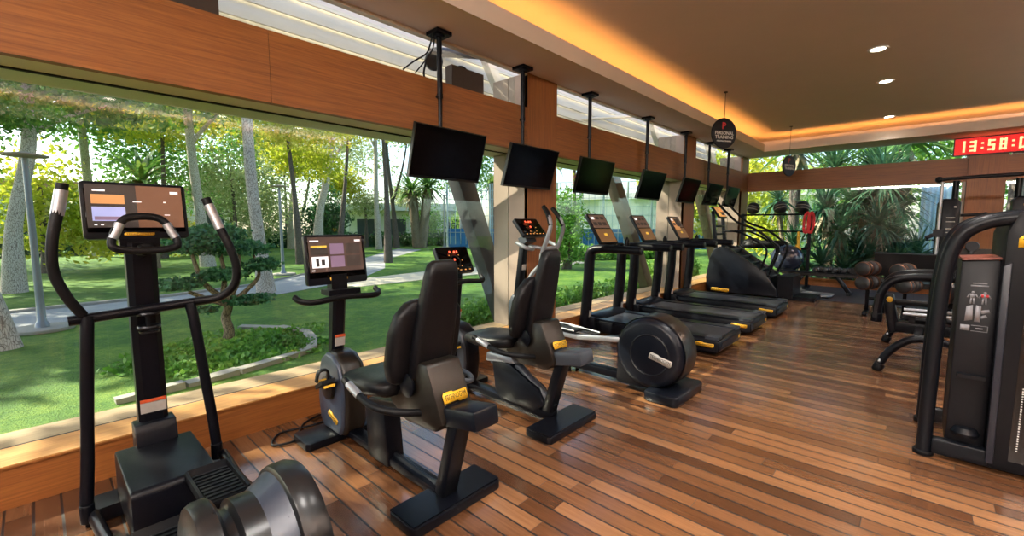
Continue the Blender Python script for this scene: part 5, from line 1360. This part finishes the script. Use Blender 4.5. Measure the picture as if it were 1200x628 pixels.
# tubular bench machine in the middle
def bench_machine():
    t = thing('bench_machine', 'low black tubular bench machine with arched rubber footed legs', 'weight machine', (.35, 6.3, 0))
    K = M['black']
    for y in (-.12, .5):
        MB().tube([(-.63, y, .44), (-.625, y, .6), (-.6, y, .74), (-.53, y, .85), (-.4, y, .9), (-.15, y, .915), (.3, y, .92), (.8, y, .9)], .042, 14, 6).cyl((-.63, y, .4), (-.63, y, .5), .05, 16, bev=.008).build('handle_tube', K, t, 60)
    MB().box((-.64, -.12, .58), (.03, .12, .26), rot=(0, 4, 0), bev=.012).build('side_pad', M['pad'], t)
    MB().bar((-.56, .15, .68), (-.48, .15, .26), .12, .1, up=(1, 0, 0), bev=.015).build('front_post', K, t)
    MB().lathe([(.01, 0), (.028, 0), (.028, .03), (.01, .034)], (-.54, .08, .63), (0, -1, 0), 16).build('pull_knob', M['yellow'], t)
    MB().bar((-.5, .15, .6), (.9, .15, .62), .1, .06, bev=.01).bar((-.48, .15, .33), (.9, .15, .34), .14, .12, bev=.015).build('main_beam', K, t)
    MB().cyl((-.42, -.02, .5), (.6, -.02, .52), .018, 12).cyl((-.42, .3, .5), (.6, .3, .52), .018, 12).build('guide_rod', M['silver'], t)
    MB().box((-.27, .15, .44), (.2, .12, .09), bev=.01).cyl((-.32, .05, .44), (-.2, .05, .44), .03, 14).build('catch', M['steel'], t)
    MB().box((.3, .15, .69), (.7, .36, .08), bev=.025).build('seat_pad', M['pad'], t)
    MB().lathe([(.02, 0), (.1, 0), (.13, .03), (.14, .07), (.13, .11), (.1, .14), (.02, .14)], (-.2, -.0, .76), (1, .1, 0), 28).build('roller_pad', M['ball'], t)
    MB().lathe([(.141, .03), (.143, .035), (.143, .045), (.141, .05)], (-.2, -.0, .76), (1, .1, 0), 28, cap=False).lathe([(.141, .09), (.143, .095), (.143, .105), (.141, .11)], (-.2, -.0, .76), (1, .1, 0), 28, cap=False).build('roller_ring', M['copper'], t)
    for y in (-.66, .8):
        lg = MB().tube([(-.56, y, .055), (-.5, y, .19), (-.4, y, .31), (-.3, y, .365), (-.12, y, .36), (.1, y, .26), (.3, y, .06)], .036, 14, 6).build('arched_leg', K, t, 60)
        MB().bar((-.3, y, .37), (-.28, .15 if y < 0 else .2, .33), .06, .05, bev=.01).build('leg_bracket', K, t)
        MB().cyl((-.575, y, .0), (-.55, y, .075), .045, 18, bev=.01).build('rubber_foot', M['rubber'], lg)
        MB().cyl((.3, y, 0), (.3, y, .075), .045, 18, bev=.01).build('rubber_foot', M['rubber'], lg)
        MB().tube([(-.56, y - .04, .1), (-.545, y, .13), (-.56, y + .04, .1)], .012, 8, 4).build('steel_clip', M['silver'], lg)
bench_machine()

# big strength machine at the right edge
def strength_machine():
    t = thing('strength_machine', 'big dark strength machine cut off by the picture\'s right edge', 'weight machine', (.5, 3.75, 0))
    K = M['frame']
    # local x = world x - .5 ; y = world y - 3.75
    for y in (0.0, .62):
        MB().tube([(-.39, y, .02), (-.388, y, .4), (-.382, y, .8), (-.372, y, 1.08), (-.345, y, 1.3), (-.3, y, 1.405), (-.23, y, 1.46), (-.15, y, 1.485), (.2, y, 1.52), (.5, y, 1.52)], [.038] * 5 + [.04, .042, .043, .044, .044], 18, 6).build('frame_tube', K, t, 60)
        MB().cyl((-.39, y, 0), (-.39, y, .03), .052, 20, bev=.006).build('floor_cap', M['rubber'], t)
    for y in (0, .62): MB().bar((-.36, y, .075), (.7, y, .07), .07, .1, bev=.015).build('base_beam', K, t)
    # narrow instruction tower
    tw = MB().prism([(-.3, .1), (-.3, 1.235), (-.145, 1.25), (-.13, 1.235), (-.13, .1)], .02, .42, 'y', .012).build('instruction_tower', M['panel'], t)
    MB().box((-.218, .2, 1.252), (.165, .38, .012), rot=(0, -4, 0), bev=.004).build('tower_lid', M['copper_lid'], tw)
    mb = MB()
    def rect(x, z, w, h, m=0):
        mb.m = m; mb.box((x, .0185, z), (w, .002, h))
    rect(-.215, 1.105, .06, .006); rect(-.215, 1.09, .075, .009)
    def figure(x, z, s, wide):
        mb.m = 0
        mb.lathe([(.0, 0), (.011 * s, 0), (.011 * s, .002), (.0, .002)], (x, .0195, z + .05 * s), (0, -1, 0), 14)
        mb.prism([(x - .02 * s, z + .036 * s), (x + .02 * s, z + .036 * s), (x + .014 * s, z - .006 * s), (x - .014 * s, z - .006 * s)], .0175, .0195, 'y')
        for q in (-1, 1):
            mb.bar((x + q * .02 * s, .0185, z + .034 * s), (x + q * (.036 + wide) * s, .0185, z - .002 * s), .002, .009 * s, up=(1, 0, 0), bev=0)
            mb.bar((x + q * .008 * s, .0185, z - .006 * s), (x + q * .012 * s, .0185, z - .062 * s), .002, .012 * s, up=(1, 0, 0), bev=0)
        if wide: mb.m = 1; mb.box((x - .01, .0172, z + .012), (.01, .002, .016)); mb.box((x + .01, .0172, z + .012), (.01, .002, .016))
    figure(-.24, 1.02, .62, 0); figure(-.19, 1.02, .62, .004)
    mb.m = 0
    mb.prism([(-.265, .875), (-.262, .965), (-.235, .975), (-.232, .885)], .0175, .0195, 'y'); mb.prism([(-.225, .875), (-.222, .975), (-.2, .97), (-.2, .875)], .0175, .0195, 'y')
    mb.bar((-.2, .0185, .935), (-.165, .0185, .945), .002, .02, up=(0, 0, 1), bev=0); mb.bar((-.2, .0185, .9), (-.175, .0185, .915), .002, .016, up=(0, 0, 1), bev=0)
    rect(-.26, .835, .04, .034); rect(-.2, .852, .07, .003); rect(-.2, .818, .07, .003); rect(-.166, .835, .003, .036); rect(-.2, .835, .03, .008)
    mb.build('instruction_print', [M['print_d'], M['sign_red']], tw, None)
    MB().box((-.215, .0, .545), (.12, .05, .022), bev=.005).build('shelf_lip', M['panel'], tw)
    MB().lathe([(.01, 0), (.06, 0), (.065, .02), (.05, .05), (.01, .055)], (-.215, .03, .17), (0, 0, 1), 24).build('cup_holder', K, tw)
    # weight stack housing
    hs = MB().prism([(-.125, .03), (-.14, 1.4), (-.1, 1.53), (.75, 1.56), (.78, .03)], -.05, .56, 'y', .025).build('stack_housing', M['panel'], t)
    MB().prism([(-.128, .06), (-.138, 1.22), (-.105, 1.24), (-.095, .06)], -.062, -.04, 'y', .006).build('edge_strip', M['panel_l'], hs)
    badge(('badge', hs), (.03, -.0525, 1.355), (1, 0, .0), (0, 0, 1), .24, .075)
    MB().box((.16, -.052, .6), (.4, .006, 1.0), bev=.002).build('stack_window', M['black_gloss'], hs)
    mb = MB()
    for i in range(26): mb.cyl((-.012, -.0565, .17 + i * .0145), (-.012, -.0535, .17 + i * .0145), .0042, 8)
    o = mb.build('weight_marks', M['white'], hs, None); o['kind'] = 'stuff'
    for z in (.28, .54): MB().lathe([(.004, 0), (.018, 0), (.02, .006), (.018, .018), (.004, .02)], (.035, -.055, z), (0, -1, 0), 18).build('selector_pin', M['yellow'], hs)
    return t
M['print_d'] = surf('dim_pale_print', '#85858a', .6, 0, .05, 20)
M['frame'] = surf('satin_dark_tube', '#0d1016', .34, 0, .1, 30, .04, 500, spec=.25)
M['panel'] = surf('dark_moulded_panel', '#0c0d12', .42, 0, .1, 25, .05, 400, spec=.25)
M['panel_l'] = surf('blue_grey_edge', '#1d212b', .36, 0, .08, 25)
M['copper_lid'] = surf('reddish_lid', '#7d4a40', .35, .1, .08, 20)
strength_machine()
# ------------------------------------------------------------------ camera, light, view
cam = bpy.data.cameras.new('camera'); co = bpy.data.objects.new('camera', cam); COL.objects.link(co)
cam.sensor_width = 36.0; cam.lens = 515.0 / 1200 * 36.0; cam.clip_start = .02; cam.clip_end = 300
co.location = (0, 0, 1.45); co.rotation_euler = (R(90 - 5.6), 0, R(42.72))
SC.camera = co
sun = bpy.data.lights.new('sun', 'SUN'); so = bpy.data.objects.new('sun', sun); COL.objects.link(so)
sun.energy = SUN_E; sun.angle = R(.6); sun.color = (1, .88, .68)
d = Vector((-math.cos(SUN_EL) * math.sin(SUN_AZ), -math.cos(SUN_EL) * math.cos(SUN_AZ), math.sin(SUN_EL)))
so.rotation_euler = d.to_track_quat('Z', 'Y').to_euler()
w = bpy.data.worlds.new('sky'); SC.world = w; w.use_nodes = True
nt = w.node_tree; bg = nt.nodes['Background']
sky = nt.nodes.new('ShaderNodeTexSky'); sky.sky_type = 'NISHITA'; sky.sun_disc = False; sky.sun_elevation = SUN_EL
sky.sun_rotation = PI + SUN_AZ; sky.air_density = 1.0; sky.dust_density = 1.5
nt.links.new(sky.outputs[0], bg.inputs[0]); bg.inputs[1].default_value = SKY_S
vs = SC.view_settings
SC.display_settings.display_device = 'sRGB'
vs.view_transform = 'Standard'; vs.look = 'None'; vs.gamma = 1.0; vs.use_curve_mapping = False; vs.exposure = EXPO
SC.cycles.use_denoising = True
SC.cycles.max_bounces = 8; SC.cycles.diffuse_bounces = 4; SC.cycles.glossy_bounces = 3; SC.cycles.transparent_max_bounces = 12; SC.cycles.transmission_bounces = 4
SC.cycles.caustics_reflective = False; SC.cycles.caustics_refractive = False
SC.cycles.sample_clamp_indirect = 6.0
